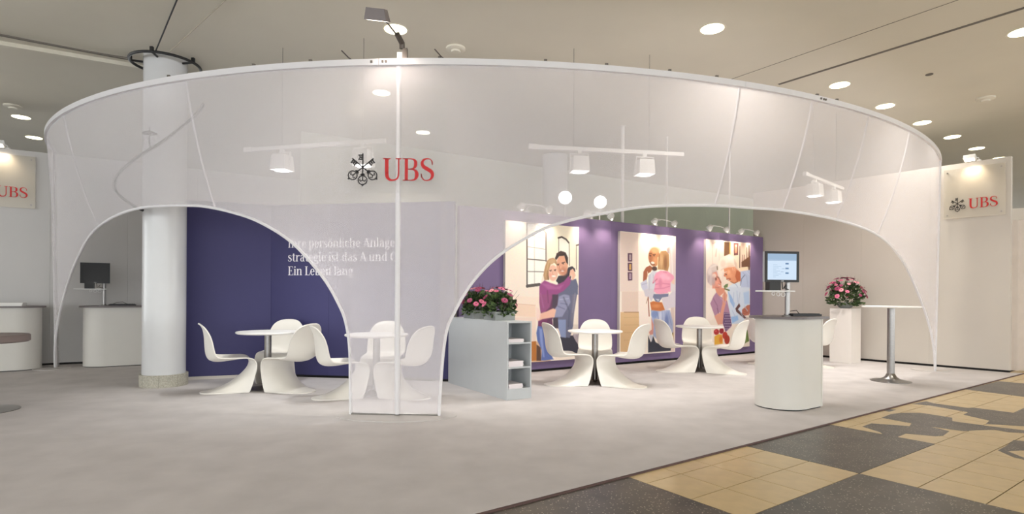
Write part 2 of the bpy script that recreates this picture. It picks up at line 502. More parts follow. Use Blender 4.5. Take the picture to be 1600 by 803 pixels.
# ------------------------------------------------------------------ sheer fabric canopy on a curved rail
CC = (-0.528, 14.618)
RK = [-0.1676, 0.3432, 0.0747, -0.1468, 9.1564]
def ringR(th):
    t = th / 50.0
    r = 0.0
    for k in RK: r = r * t + k
    return r
def cyl(th, rad, z):
    return (CC[0] + rad * math.sin(R(th)), CC[1] - rad * math.cos(R(th)), z)
ZT = 3.47
ARCH_L = [(-49.6, 0.012), (-48.9, .35), (-48.0, .7), (-46.6, 1.0), (-44, 1.37), (-40.5, 1.68), (-36.8, 1.955), (-33.5, 2.1), (-29.5, 2.2), (-26.2, 2.235), (-23.3, 2.225), (-21.3, 2.21), (-19.5, 2.185), (-17, 2.105), (-14.6, 1.985), (-11.9, 1.755), (-9.4, 1.4), (-7.95, 1.105), (-7.25, .88), (-6.85, .56), (-6.7, 0.012)]
ARCH_R = [(-1.15, 0.012), (-1.0, .52), (-.8, .83), (-.45, .99), (.52, 1.275), (1.7, 1.5), (2.95, 1.665), (4.6, 1.825), (5.9, 1.925), (7.85, 2.02), (9.9, 2.09), (12.2, 2.16), (14.6, 2.2), (18.8, 2.235), (22, 2.24), (26.5, 2.245), (34, 2.19), (40.5, 2.07), (46, 1.82), (49.5, 1.5), (51.5, 1.1), (52.8, .64), (53.6, 0.012)]
def cat(pts, n=5):
    out = []
    m = len(pts)
    for i in range(m - 1):
        p0 = pts[max(i - 1, 0)]; p1 = pts[i]; p2 = pts[i + 1]; p3 = pts[min(i + 2, m - 1)]
        for k in range(n):
            t = k / n
            out.append(tuple(0.5 * (2 * b + (c - a) * t + (2 * a - 5 * b + 4 * c - d) * t * t + (3 * b - a - 3 * c + d) * t ** 3) for a, b, c, d in zip(p0, p1, p2, p3)))
    out.append(tuple(pts[-1]))
    return out
def mono(pts):
    out = [pts[0]]
    for p in pts[1:]:
        out.append((max(p[0], out[-1][0] + 0.012), p[1]))
    return out
EDGE_L = mono(cat(ARCH_L)); EDGE_R = mono(cat(ARCH_R))
def inset(z):
    return 0.05 + 0.34 * math.sin(math.pi / 2 * min(1, max(0, z / 2.2))) ** 2.4
edge = [(-51.2, 0.012), (-50.4, 0.012)] + EDGE_L + [(-6.0, .012), (-5, .012), (-4, .012), (-3, .012), (-2, .012)] + EDGE_R + [(54.3, .012), (55.0, .012)]
def skin(th, ze, v, dr=0.0):
    z = ZT + (ze - ZT) * v
    s = inset(ze) * (0.55 * v + 0.45 * v * v)
    return cyl(th, ringR(th) - s - dr, z)
canopy = empty('fabric_canopy', (0, 0, 0))
tag(canopy, 'large curved canopy of sheer white fabric with two arched openings on three legs', 'canopy')
NV = 18
# the scrim is woven in four thin plies a few millimetres apart
plies = MB()
for q in range(4):
    plies.grid([[skin(th, ze, k / NV, 0.004 * q) for (th, ze) in edge] for k in range(NV + 1)])
plies.build('fabric', m_fabric, canopy, True)
for E_, nm in ((EDGE_L, 'arch_hem'), (EDGE_R, 'arch_hem')):
    MB().tube([skin(th, ze, 1.0) for th, ze in E_], 0.016, 8).build(nm, m_rail, canopy, True)
# top rail: a white band with a thin lip, in bolted lengths
def band(t0, t1, z0, z1, r0, r1, n):
    mb = MB()
    rows = []
    for k in range(n + 1):
        th = t0 + (t1 - t0) * k / n
        r = ringR(th)
        rows.append([cyl(th, r + r0, z0), cyl(th, r + r1, z0), cyl(th, r + r1, z1), cyl(th, r + r0, z1), cyl(th, r + r0, z0)])
    mb.grid(rows)
    k = len(rows) - 1
    mb.add(rows[0][:4], [(0, 1, 2, 3)]); mb.add(rows[-1][:4], [(3, 2, 1, 0)])
    return mb
for t0, t1 in ((-51.2, -28), (-28, -4.9), (-4.9, 19.2), (19.2, 37), (37, 55.0)):
    band(t0 + .015, t1 - .015, 3.445, 3.505, -0.02, 0.022, 24).build('top_rail', m_rail, canopy, True)
for th in (-5.35, -4.65, -4.45, 26.2, 26.5, 26.7):
    p = cyl(th, ringR(th) + 0.026, 3.475)
    MB().box(p, (0.02, 0.012, 0.02)).build('rail_bolt', m_slot, canopy)
rng = random.Random(4)
for th in (-20, -13.2, -9.3, -1.2, 5.3, 9.2, 13.5, 17, 26, 28.2):
    p = cyl(th, ringR(th), 3.515)
    MB().box(p, (0.03, 0.02, 0.03)).build('rail_clip', m_slot, canopy)
# seams
alle = EDGE_L + EDGE_R
def edge_at(th):
    return min(edge, key=lambda e: abs(e[0] - th))[1]
for th in (-34.5, -18.6, 18.9, 25.6, 32.5, 40.0):
    ze = edge_at(th)
    MB().tube([tuple(np.array(skin(th, ze, k / 14)) + np.array([0, 0.026, 0])) for k in range(15)], 0.010, 6).build('seam_rod', m_rail, canopy, True)
# middle mast and the three feet
MB().tube([cyl(-3.75, ringR(-3.75) - 0.045, 0.03), cyl(-3.75, ringR(-3.75) - 0.03, 3.45)], 0.027, 12).build('mast', m_rail, canopy, True)
MB().tube([skin(-6.66, 0.02, 1), skin(-1.15, 0.02, 1)], 0.014, 8).build('foot_bar', m_steel, canopy, True)
m_plate = mat('pale_floor_plate', (198, 193, 190), 0.45, metal=0.1, var=0.02)
def plate(cx, cy, rx, ry, rz):
    pts = [(cx + rx * math.cos(a) * math.cos(rz) - ry * math.sin(a) * math.sin(rz), cy + rx * math.cos(a) * math.sin(rz) + ry * math.sin(a) * math.cos(rz)) for a in np.linspace(0, 2 * math.pi, 49)[:-1]]
    MB().prism(pts, 0.0105, 0.018).build('floor_plate', m_plate, canopy)
plate(-1.14, 5.53, 0.60, 0.30, 0.0)
plate(-7.22, 8.80, 0.24, 0.24, 0)
plate(6.93, 9.28, 0.26, 0.26, 0)
for th in (-49.9, 53.9):
    p0 = skin(th, .012, 1); p1 = skin(th, .012, 0)
    MB().tube([(p0[0], p0[1], 0.016), p1], 0.02, 10).build('leg_mast', m_rail, canopy, True)

# ------------------------------------------------------------------ lettering
class Glyphs:
    """thin raised letters in the x-z plane, facing -y"""
    def __init__(s, t=0.003):
        s.mb = MB(); s.t = t; s.ox = 0.0; s.oz = 0.0; s.sx = 1.0; s.sz = 1.0
    def strip(s, Lp, Rp):
        n = len(Lp)
        f = lambda p, y: (s.ox + p[0] * s.sx, y, s.oz + p[1] * s.sz)
        vs = [f(p, -s.t) for p in Lp] + [f(p, -s.t) for p in Rp] + [f(p, 0) for p in Lp] + [f(p, 0) for p in Rp]
        fs = []
        for i in range(n - 1):
            fs.append((i, n + i, n + i + 1, i + 1))
            fs.append((i, i + 1, 2 * n + i + 1, 2 * n + i))
            fs.append((n + i + 1, n + i, 3 * n + i, 3 * n + i + 1))
        s.mb.add(vs, fs)
    def stroke(s, pts, w, sm=0):
        if sm: 
            ww = w if isinstance(w, (list, tuple)) else [w] * len(pts)
            q = cat([(p[0], p[1], a) for p, a in zip(pts, ww)], sm)
            pts = [(p[0], p[1]) for p in q]; w = [p[2] for p in q]
        n = len(pts)
        ww = w if isinstance(w, (list, tuple)) else [w] * n
        Lp = []; Rp = []
        for i in range(n):
            a = pts[max(i - 1, 0)]; b = pts[min(i + 1, n - 1)]
            dx, dy = b[0] - a[0], b[1] - a[1]
            l = math.hypot(dx, dy) or 1
            nx, ny = -dy / l * ww[i] / 2, dx / l * ww[i] / 2
            Lp.append((pts[i][0] + nx, pts[i][1] + ny)); Rp.append((pts[i][0] - nx, pts[i][1] - ny))
        s.strip(Lp, Rp)
    def bow(s, cx, cy, rx, ry, a0, a1, thin, thick, n=22):
        """elliptic arc, thick on its sides and thin at top and bottom"""
        Lp = []; Rp = []
        for k in range(n + 1):
            a = R(a0 + (a1 - a0) * k / n)
            c, sn = math.cos(a), math.sin(a)
            Lp.append((cx + rx * c, cy + ry * sn))
            Rp.append((cx + (rx - thick) * c, cy + (ry - thin) * sn))
        s.strip(Lp, Rp)
    def rect(s, x0, x1, y0, y1):
        s.strip([(x0, y1), (x1, y1)], [(x0, y0), (x1, y0)])

TN, TK = 0.07, 0.20
def letter(g, c):
    st = lambda x, y0, y1, w=TK: g.rect(x - w / 2, x + w / 2, y0, y1)
    sf = lambda x, y, w=0.38: g.rect(x - w / 2, x + w / 2, y, y + TN)
    if c == 'I': st(.24, 0, 1.4); sf(.24, 0); sf(.24, 1.33); return .54
    if c in 'hn':
        top = 1.45 if c == 'h' else 1.0
        st(.2, 0, top); g.rect(.02, .2, top - TN, top); sf(.2, 0); st(.7, 0, .72); sf(.7, 0)
        g.stroke([(.26, .7), (.36, .88), (.52, .97), (.68, .88), (.7, .68)], [.05, .08, .09, .16, .2], 4); return .96
    if c == 'r':
        st(.2, 0, 1); g.rect(.02, .2, 1 - TN, 1); sf(.2, 0); g.stroke([(.26, .62), (.36, .86), (.5, .95), (.6, .84)], [.05, .08, .12, .2], 4); return .66
    if c == 'e':
        g.bow(.38, .5, .34, .52, 5, 322, TN, TK); g.rect(.12, .7, .5, .5 + TN); return .78
    if c in 'oö':
        g.bow(.4, .5, .37, .52, 0, 360, TN, TK)
        if c == 'ö':
            g.bow(.26, 1.3, .09, .1, 0, 360, .095, .085, 10); g.bow(.56, 1.3, .09, .1, 0, 360, .095, .085, 10)
        return .82
    if c == 'c':
        g.bow(.38, .5, .34, .52, 38, 322, TN, TK); g.bow(.6, .78, .1, .1, 0, 360, .095, .095, 10); return .72
    if c in 'bp':
        if c == 'b': st(.2, 0, 1.45); g.rect(.02, .2, 1.45 - TN, 1.45)
        else: st(.2, -.42, 1.0); g.rect(.02, .2, 1 - TN, 1); sf(.2, -.42)
        g.bow(.42, .5, .38, .52, -150, 150, TN, TK); return .88
    if c == 'd':
        st(.66, 0, 1.45); g.rect(.46, .66, 1.45 - TN, 1.45); g.rect(.66, .86, 0, TN); g.bow(.44, .5, .38, .52, 30, 330, TN, TK); return .92
    if c == 'l': st(.2, 0, 1.45); g.rect(.02, .2, 1.45 - TN, 1.45); sf(.2, 0); return .44
    if c == 'i':
        st(.2, 0, 1.0); g.rect(.02, .2, 1 - TN, 1); sf(.2, 0); g.bow(.2, 1.3, .11, .12, 0, 360, .115, .105, 10); return .44
    if c == 'a':
        st(.58, .06, .75); g.stroke([(.58, .7), (.5, .94), (.34, .98), (.16, .8)], [.2, .1, .08, .18], 4); g.bow(.36, .3, .29, .32, 40, 320, TN, .18); g.rect(.58, .8, 0, TN); return .82
    if c == 'g':
        g.bow(.36, .66, .3, .36, 0, 360, TN, .17); g.stroke([(.24, .34), (.14, .18), (.3, .08), (.55, .06), (.68, -.1), (.55, -.32), (.3, -.38), (.1, -.26), (.16, -.06), (.3, .04)], [.07, .1, .12, .15, .14, .09, .07, .1, .1, .06], 4); g.stroke([(.56, .9), (.74, 1.0)], .11); return .78
    if c == 's':
        g.stroke([(.55, .78), (.46, .94), (.3, .97), (.14, .84), (.2, .62), (.42, .46), (.55, .28), (.44, .06), (.28, .02), (.1, .1), (.08, .28)], [.07, .07, .08, .14, .2, .22, .18, .09, .07, .08, .09], 4); return .66
    if c == 't':
        st(.26, .16, 1.25); g.rect(.02, .52, 1 - TN, 1); g.stroke([(.26, .2), (.32, .04), (.44, .02), (.54, .12)], [.2, .1, .07, .06], 4); return .58
    if c == 'u':
        st(.2, .25, 1); g.rect(.02, .2, 1 - TN, 1); st(.7, 0, 1); g.rect(.52, .7, 1 - TN, 1); g.rect(.7, .9, 0, TN)
        g.stroke([(.2, .3), (.26, .08), (.42, .02), (.64, .24)], [.2, .12, .08, .06], 4); return .96
    if c == 'A':
        g.stroke([(.16, .03), (.5, 1.42)], .08); g.stroke([(.5, 1.42), (.9, .03)], .21); g.rect(.28, .74, .42, .42 + TN); sf(.16, 0, .34); sf(.9, 0, .4); return 1.08
    if c == 'O': g.bow(.56, .7, .52, .72, 0, 360, TN, .22, 32); return 1.12
    if c == 'E':
        st(.26, 0, 1.4); g.rect(.04, .82, 1.33, 1.4); g.rect(.04, .86, 0, .07); g.rect(.3, .64, .68, .75); g.rect(.76, .82, 1.08, 1.36); g.rect(.8, .86, .04, .34); g.rect(.6, .64, .56, .88); return .94
    if c == 'L':
        st(.26, 0, 1.4); sf(.26, 1.33, .44); g.rect(.04, .8, 0, .07); g.rect(.74, .8, .04, .36); return .84
    if c == '.': g.bow(.14, .1, .11, .12, 0, 360, .115, .105, 10); return .34
    return .36

def text_line(txt, m, parent, width_unit, zunit, x0, z0, name):
    g = Glyphs()
    g.sx = width_unit; g.sz = zunit; g.oz = z0; g.ox = x0
    for c in txt:
        adv = letter(g, c)
        g.ox += adv * width_unit
    return g.mb.build(name, m, parent)

slogan = empty('wall_slogan', (-3.52, 8.17, 0), math.atan2(-0.45, 2.72))
slogan.location = (-3.52 - 0.004 * 0.163, 8.17 - 0.004, 0)
tag(slogan, 'three lines of white serif lettering on the violet wall', 'lettering')
unit = 0.0915
def adv_of(t):
    g = Glyphs(); return sum(letter(g, c) for c in t)
wu = 1.63 / adv_of('Ihre persönliche Anlage')
for k, t in enumerate(('Ihre persönliche Anlage', 'strategie ist das A und O', 'Ein Leben lang.')):
    text_line(t, m_letter, slogan, wu, unit, 0.272, 1.877 - 0.199 * k, 'text_line')

def ubs(parent, kx, kz, x0, z0, only=None):
    """three-key emblem and the three serif capitals; coordinates in drawing units, kx/kz metres per unit, z0 the baseline"""
    def G():
        g = Glyphs(0.004); g.sx = kx; g.sz = kz; g.ox = x0; g.oz = z0; return g
    g = G()
    # keys: drawing x to the right, y up from the baseline (525 in the drawing)
    Y = lambda y: 525 - y
    def key(bow, tip, teeth_side):
        bx, by = bow; tx, ty = tip
        dx, dy = tx - bx, ty - by
        L = math.hypot(dx, dy); ux, uy = dx / L, dy / L; px, py = -uy * teeth_side, ux * teeth_side
        P = lambda a, b: (bx + ux * a + px * b, by + uy * a + py * b)
        g.bow(bx, by, 68, 68, 0, 360, 15, 15, 28)
        # trefoil inside the bow
        g.stroke([P(50, 0), P(5, 0)], 15)
        g.stroke([P(5, 0), P(-14, 24), P(-4, 40), P(12, 34)], 12, 4)
        g.stroke([P(5, 0), P(-14, -24), P(-4, -40), P(12, -34)], 12, 4)
        g.stroke([P(-64, 0), P(-84, 0)], 22)
        g.stroke([P(60, 0), P(L, 0)], 17)
        g.stroke([P(84, -26), P(84, 26)], 16)
        g.stroke([P(72, -36), P(72, 36)], 9)
        e = L - 18
        g.stroke([P(e - 8, 0), P(e - 8, 52), P(e - 2, 60)], [24, 16, 16])
        g.stroke([P(e - 36, 0), P(e - 36, 44)], 22)
        g.stroke([P(e - 64, 0), P(e - 64, 52), P(e - 74, 60)], [22, 16, 16])
        g.stroke([P(e - 36, 40), P(e - 14, 52)], 9)
        g.stroke([P(e - 36, 40), P(e - 58, 52)], 9)
    key((427, Y(522)), (430, Y(150)), 1)
    key((290, Y(455)), (578, Y(220)), -1)
    key((565, Y(455)), (283, Y(220)), 1)
    if not only or 'emblem' in only: g.mb.build('emblem', m_ink, parent)
    g = G()
    # U
    g.rect(736, 786, 100, 306); g.rect(710, 812, 296, 310); g.rect(886, 962, 296, 310); g.rect(916, 936, 100, 306)
    g.stroke([(761, 110), (768, 52), (800, 14), (846, 6), (895, 20), (920, 58), (926, 110)], [50, 46, 34, 22, 20, 20, 20], 6)
    g.mb.build('letter', m_red, parent)
    g = G()
    # B
    g.rect(1012, 1056, 0, 310); g.rect(984, 1090, 298, 310); g.rect(984, 1100, 0, 12); g.rect(1050, 1110, 154, 166)
    g.stroke([(1085, 304), (1130, 296), (1160, 262), (1158, 205), (1130, 170), (1085, 160)], [12, 20, 42, 42, 20, 12], 6)
    g.stroke([(1085, 160), (1140, 152), (1174, 115), (1174, 55), (1142, 14), (1085, 6)], [12, 22, 46, 46, 22, 12], 6)
    g.mb.build('letter', m_red, parent)
    g = G()
    # S
    g.stroke([(1392, 225), (1380, 285), (1330, 306), (1275, 290), (1252, 245), (1268, 200), (1320, 165), (1375, 130), (1396, 85), (1380, 35), (1330, 6), (1275, 14), (1244, 60), (1242, 95)], [10, 12, 14, 28, 40, 48, 52, 50, 44, 30, 14, 14, 14, 10], 6)
    g.rect(1386, 1400, 222, 268); g.rect(1236, 1250, 50, 96)
    g.mb.build('letter', m_red, parent)

# clear panel with the logo hung in front of the fabric
lp = empty('logo_panel', (-1.146, 5.352, 0)); tag(lp, 'clear acrylic panel with key emblem and red UBS letters on the canopy front', 'sign')
MB().box((0, 0, 2.70), (1.03, 0.006, 1.05)).build('panel', m_acrylic, lp)
k = 5.352 / 875 / 8.889
ubs(lp, k, k, -0.42 - 0.006 - (225 * k), 2.293)
for o in lp.children:
    if o.name.startswith(('emblem', 'letter')): o.location = (0, -0.0045, 0)

def wall_sign(p0, ang, t0, t1, x_logo, z_base, label):
    e = empty('wall_sign', (p0[0], p0[1], 0), ang); tag(e, label, 'sign')
    MB().box(((t0 + t1) / 2, -0.045, 2.985), (t1 - t0, 0.010, 0.84)).build('panel', m_sign, e)
    for x in (t0 + .05, t1 - .05):
        for z in (2.62, 3.35):
            b = MB().lathe([(0.012, 0), (0.012, 0.052)], 12).build('standoff', m_steel, e, True)
            b.rotation_euler = (R(90), 0, 0); b.location = (x, -0.001, z)
    n0 = len(e.children)
    ubs(e, 5.34e-4, 5.34e-4, x_logo, z_base)
    for o in e.children:
        if o.name.startswith(('emblem', 'letter')): o.location = (0, -0.0505, 0)
wall_sign(RS, math.atan2(RE.y - RS.y, RE.x - RS.x), 3.454, 4.264, 3.534 - 225 * 5.34e-4, 2.713, 'frosted acrylic sign with key emblem and red UBS letters on the right-hand wall')
wall_sign(WL0, R(31.5), -0.90, -0.014, -0.109 - 1415 * 5.34e-4, 2.728, 'frosted acrylic sign with red UBS letters on the left-hand wall')

# ------------------------------------------------------------------ large photographs on the purple wall
POSTER_ART=[
(0,'p',[(78.4,-1.4),(147.2,-1.9),(148.1,110.6),(79.2,111.0)],(253,243,222),8,0),
(0,'p',[(38.8,3.9),(46.9,1.3),(57.9,2.9),(70.9,9.7),(75.7,16.2),(76.9,57.7),(66.0,94.2),(40.1,98.3)],(254,252,244),1.2,0),
(0,'l',[(39.0,1.6),(40.1,99.8)],(88,78,74),0.7,2.4),
(0,'l',[(75.6,13.9),(76.2,58.5)],(140,128,120),0.7,2.4),
(0,'l',[(39.4,2.5),(48.7,0.3),(59.7,1.8),(69.0,7.6),(75.6,14.2)],(150,138,130),0.7,2.0),
(0,'l',[(40.1,98.4),(63.8,95.4)],(84,76,72),0.7,4.7),
(0,'l',[(53.3,2.0),(54.0,94.4)],(176,168,160),0.7,0.8),
(0,'l',[(40.2,19.3),(74.8,22.3)],(190,180,172),0.7,0.7),
(0,'l',[(40.3,37.4),(74.9,39.7)],(170,162,155),0.7,0.8),
(0,'l',[(40.5,56.5),(76.9,57.7)],(112,104,100),0.7,1.7),
(0,'l',[(40.6,75.8),(71.4,75.5)],(130,122,118),0.7,1.4),
(0,'p',[(101.1,20.7),(107.3,18.8),(115.2,21.4),(122.2,27.2),(122.8,63.7),(101.4,61.3)],(254,252,240),1.2,0),
(0,'l',[(101.1,19.2),(101.3,43.7)],(120,108,98),0.7,1.2),
(0,'l',[(100.5,20.3),(107.3,18.3),(116.2,21.5),(122.0,26.7)],(84,74,68),0.7,2.9),
(0,'l',[(122.6,26.4),(123.4,63.6)],(130,118,108),0.7,1.5),
(0,'l',[(137.7,30.2),(143.7,28.6)],(90,80,74),0.7,2.4),
(0,'l',[(137.7,30.2),(138.0,69.4)],(150,138,126),0.7,1.5),
(0,'p',[(5.4,113.3),(66.1,115.3),(66.4,147.6),(5.6,146.6)],(248,228,212),3,0),
(0,'p',[(17.6,125.7),(56.1,128.0),(56.2,146.7),(17.7,143.9)],(243,214,192),2,0),
(0,'l',[(17.6,125.4),(56.1,128.0)],(226,190,164),0.7,1.0),
(0,'p',[(5.6,146.6),(57.1,146.7),(57.4,184.8),(5.9,188.5)],(240,216,202),2,0),
(0,'p',[(5.9,182.7),(70.4,185.3),(89.5,221.1),(6.1,216.0)],(222,184,150),3,0),
(0,'p',[(48.3,184.4),(57.8,184.0),(59.5,214.3),(48.5,214.4)],(190,118,50),1.2,0),
(0,'p',[(58.7,189.3),(66.7,194.1),(67.8,215.2),(58.9,214.7)],(92,62,46),1.2,0),
(0,'p',[(131.2,159.6),(143.4,159.8),(143.8,210.2),(131.6,209.6)],(232,218,206),2,0),
(0,'p',[(131.9,175.2),(143.5,174.8),(143.6,188.2),(139.6,194.3),(132.4,184.6)],(196,186,192),1.2,0),
(0,'l',[(133.4,176.8),(135.5,191.0)],(130,120,135),0.7,1.0),
(0,'l',[(136.2,176.9),(137.9,191.1)],(130,120,135),0.7,1.0),
(0,'l',[(139.0,177.0),(140.3,191.2)],(130,120,135),0.7,1.0),
(0,'l',[(141.9,177.1),(142.8,191.3)],(130,120,135),0.7,1.0),
(0,'p',[(106.6,178.2),(131.3,177.5),(138.5,188.0),(143.0,192.9),(142.7,210.2),(132.6,207.3),(104.9,208.2),(97.0,192.4)],(48,46,64),1.2,0),
(0,'p',[(111.8,91.2),(123.6,88.6),(136.1,87.6),(142.2,96.9),(140.3,109.5),(133.7,139.3),(131.8,162.7),(125.4,181.2),(108.6,179.4),(101.6,161.9),(90.9,151.0),(96.5,131.2),(96.3,106.7)],(104,106,134),2,0),
(0,'p',[(100.2,151.2),(117.0,151.5),(117.2,180.9),(107.0,179.3),(101.6,165.0)],(140,154,196),2,0),
(0,'p',[(131.7,100.2),(140.8,100.1),(134.1,139.3),(130.2,162.7),(127.1,151.7)],(120,116,136),3,0),
(0,'p',[(64.1,98.0),(104.0,97.5),(101.2,109.8),(99.4,132.8),(89.0,151.0),(91.0,164.7),(70.2,162.7),(61.3,161.0),(62.3,152.0),(66.3,140.1),(64.0,123.5)],(96,46,84),2,0),
(0,'p',[(64.2,99.5),(88.6,99.2),(88.7,116.0),(84.1,131.2),(73.8,139.8),(66.7,139.8),(64.0,123.5)],(150,76,126),3,0),
(0,'p',[(89.6,109.9),(100.6,108.2),(98.8,131.2),(88.9,135.7)],(70,52,74),2,0),
(0,'p',[(61.8,152.7),(70.1,149.4),(79.5,149.3),(77.7,161.4),(62.0,161.0)],(120,52,98),2,0),
(0,'p',[(90.9,148.0),(100.5,148.1),(101.6,165.0),(91.0,164.7)],(66,54,68),2,0),
(0,'p',[(60.9,160.6),(74.0,162.0),(75.9,176.4),(78.9,194.7),(92.4,214.4),(74.4,215.2),(67.8,214.8),(69.0,198.7),(60.2,183.4),(58.2,171.3)],(92,112,178),2,0),
(0,'p',[(63.7,164.0),(69.3,165.7),(71.3,185.3),(74.3,209.6),(71.5,209.4),(65.7,185.1)],(140,158,214),3,0),
(0,'p',[(102.2,114.4),(113.9,109.7),(123.8,112.7),(126.3,123.6),(109.3,146.7),(90.5,147.2),(90.4,138.0),(99.4,128.2)],(146,148,180),2,0),
(0,'l',[(104.2,119.0),(121.9,117.4)],(172,174,204),2,1.4),
(0,'l',[(100.4,129.7),(114.1,134.4)],(110,112,146),2,1.4),
(0,'l',[(106.2,125.1),(120.0,126.7)],(112,114,146),2,1.2),
(0,'p',[(65.4,140.8),(77.5,137.9),(90.8,133.0),(96.9,135.1),(93.8,147.2),(70.1,149.9),(62.7,152.7),(59.0,150.4),(59.3,140.3),(62.6,136.3)],(238,186,164),2,0),
(0,'p',[(57.4,131.0),(63.5,134.0),(66.0,140.4),(64.9,149.0),(60.9,152.0),(57.5,145.9)],(246,216,206),3,0),
(0,'p',[(111.8,90.0),(123.6,87.0),(137.7,85.1),(141.4,94.4),(141.9,110.6),(96.4,110.9)],(100,104,132),2,0),
(0,'p',[(101.0,81.3),(111.7,79.5),(121.5,66.8),(129.5,64.7),(134.9,68.2),(136.0,73.4),(127.9,72.8),(126.6,85.3),(111.8,93.4),(102.1,95.1),(96.2,89.1)],(46,40,50),1.5,0),
(0,'p',[(64.9,95.7),(73.4,88.8),(84.7,92.6),(97.2,95.5),(111.8,90.0),(122.4,80.0),(126.8,86.9),(124.7,94.7),(111.9,105.0),(98.3,110.9),(63.9,111.1)],(152,70,132),2,0),
(0,'p',[(67.8,94.1),(81.0,93.9),(96.3,99.0),(111.8,94.9),(104.1,102.7),(81.0,103.0)],(176,94,154),4,0),
(0,'p',[(125.5,71.0),(131.1,68.5),(133.9,72.7),(136.8,79.6),(132.0,87.1),(128.0,87.6),(128.8,79.0),(123.6,82.6),(123.9,76.8)],(238,192,168),1.2,0),
(0,'e',[(108.6,63.7),(11.8,16.2)],(226,168,138),2,0),
(0,'p',[(93.8,53.2),(97.8,44.9),(105.5,40.7),(115.7,43.0),(120.6,51.3),(120.7,62.2),(117.1,59.2),(113.0,48.2),(102.7,49.3),(96.0,56.2)],(58,42,38),1.3,0),
(0,'e',[(111.7,73.3),(7.5,6.8)],(206,142,114),5,0),
(0,'l',[(97.2,63.0),(102.2,62.1)],(84,54,46),0.7,1.5),
(0,'l',[(108.0,60.2),(113.9,58.7)],(84,54,46),0.7,1.5),
(0,'e',[(108.1,72.8),(4.5,1.4)],(250,236,228),0.8,0),
(0,'e',[(105.0,67.4),(1.5,2.1)],(240,186,156),2,0),
(0,'p',[(78.4,57.6),(83.5,54.1),(90.2,52.6),(96.3,55.4),(98.9,64.5),(92.1,60.1),(85.5,63.4),(80.4,74.2),(82.1,87.8),(73.4,88.8),(71.1,80.5),(74.4,66.9)],(188,148,108),1.5,0),
(0,'e',[(90.0,76.7),(9.8,12.6)],(238,190,166),2,0),
(0,'p',[(80.3,57.6),(89.2,53.4),(96.0,56.9),(90.2,61.7),(84.5,63.5),(80.4,71.2),(77.4,74.3)],(206,170,130),2,0),
(0,'l',[(78.9,74.3),(80.9,86.3)],(140,102,76),2,3.0),
(0,'l',[(83.5,72.9),(87.3,72.2)],(104,70,58),0.7,1.2),
(0,'l',[(92.2,72.0),(96.1,71.0)],(104,70,58),0.7,1.2),
(0,'e',[(91.5,81.8),(4.5,1.4)],(252,242,236),0.8,0),
(0,'p',[(96.2,93.6),(99.7,90.8),(99.1,95.1)],(245,240,238),0.8,0),
(1,'p',[(0.7,0.9),(44.4,0.8),(45.3,104.0),(1.6,104.4)],(234,214,204),3,0),
(1,'p',[(44.4,0.8),(146.2,0.0),(146.4,21.7),(120.1,20.1),(123.0,103.2),(46.3,104.0)],(255,252,238),3,0),
(1,'p',[(117.1,22.5),(128.8,16.0),(146.3,9.0),(147.1,103.0),(129.5,103.2),(126.7,28.7)],(232,214,212),3,0),
(1,'p',[(118.0,24.7),(125.8,21.3),(125.9,33.1),(120.3,33.4)],(190,170,168),2,0),
(1,'l',[(131.0,18.1),(136.1,103.1)],(246,238,236),3,2.4),
(1,'p',[(18.4,37.4),(29.7,36.9),(29.8,51.7),(18.9,52.4)],(98,64,86),0.6,0),
(1,'p',[(22.1,39.8),(26.8,39.6),(26.9,49.1),(22.4,49.3)],(196,180,186),0.6,0),
(1,'l',[(24.5,41.4),(24.9,47.0)],(150,110,110),1,1.4),
(1,'p',[(18.6,54.2),(29.8,53.8),(30.0,68.5),(19.1,69.1)],(98,64,86),0.6,0),
(1,'p',[(22.3,56.6),(26.9,56.4),(27.0,66.0),(22.5,66.1)],(240,190,84),0.6,0),
(1,'l',[(24.6,58.2),(25.0,63.8)],(150,110,110),1,1.4),
(1,'p',[(18.7,70.7),(30.0,70.4),(30.1,85.1),(19.2,85.6)],(98,64,86),0.6,0),
(1,'p',[(22.4,73.1),(27.1,73.0),(27.2,82.5),(22.7,82.6)],(184,158,182),0.6,0),
(1,'l',[(24.7,74.7),(25.2,80.3)],(150,110,110),1,1.4),
(1,'p',[(4.4,104.4),(45.3,104.0),(45.6,141.1),(4.7,140.7)],(228,204,190),3,0),
(1,'p',[(1.9,140.7),(47.0,141.1),(51.2,218.2),(2.5,215.6)],(222,184,138),1.5,0),
(1,'l',[(11.0,140.9),(46.2,141.3)],(186,146,116),1,1.8),
(1,'l',[(10.5,150.2),(48.6,150.1)],(206,168,124),1.5,0.9),
(1,'l',[(10.6,163.4),(48.8,163.6)],(206,168,124),1.5,0.9),
(1,'l',[(10.8,176.6),(48.9,177.1)],(206,168,124),1.5,0.9),
(1,'l',[(10.9,189.9),(49.0,190.6)],(206,168,124),1.5,0.9),
(1,'p',[(45.9,104.0),(72.5,103.7),(77.4,190.3),(54.9,178.0),(49.1,203.4)],(249,234,224),3,0),
(1,'p',[(129.8,132.8),(145.2,129.9),(145.9,216.8),(130.6,216.0)],(216,196,188),2,0),
(1,'p',[(130.2,180.3),(137.9,180.6),(137.4,198.4),(130.4,198.2)],(190,160,84),2,0),
(1,'l',[(139.9,132.9),(141.1,216.5)],(240,226,216),1.5,1.8),
(1,'p',[(70.7,183.5),(77.4,196.0),(83.5,184.7),(89.9,196.5),(111.0,204.7),(119.5,194.8),(135.7,179.0),(130.5,213.8),(71.0,214.2)],(44,46,62),1.5,0),
(1,'p',[(76.9,137.6),(127.7,138.0),(137.1,162.7),(135.9,179.8),(122.8,192.7),(102.5,197.0),(83.5,184.7),(79.1,151.3)],(168,178,212),2,0),
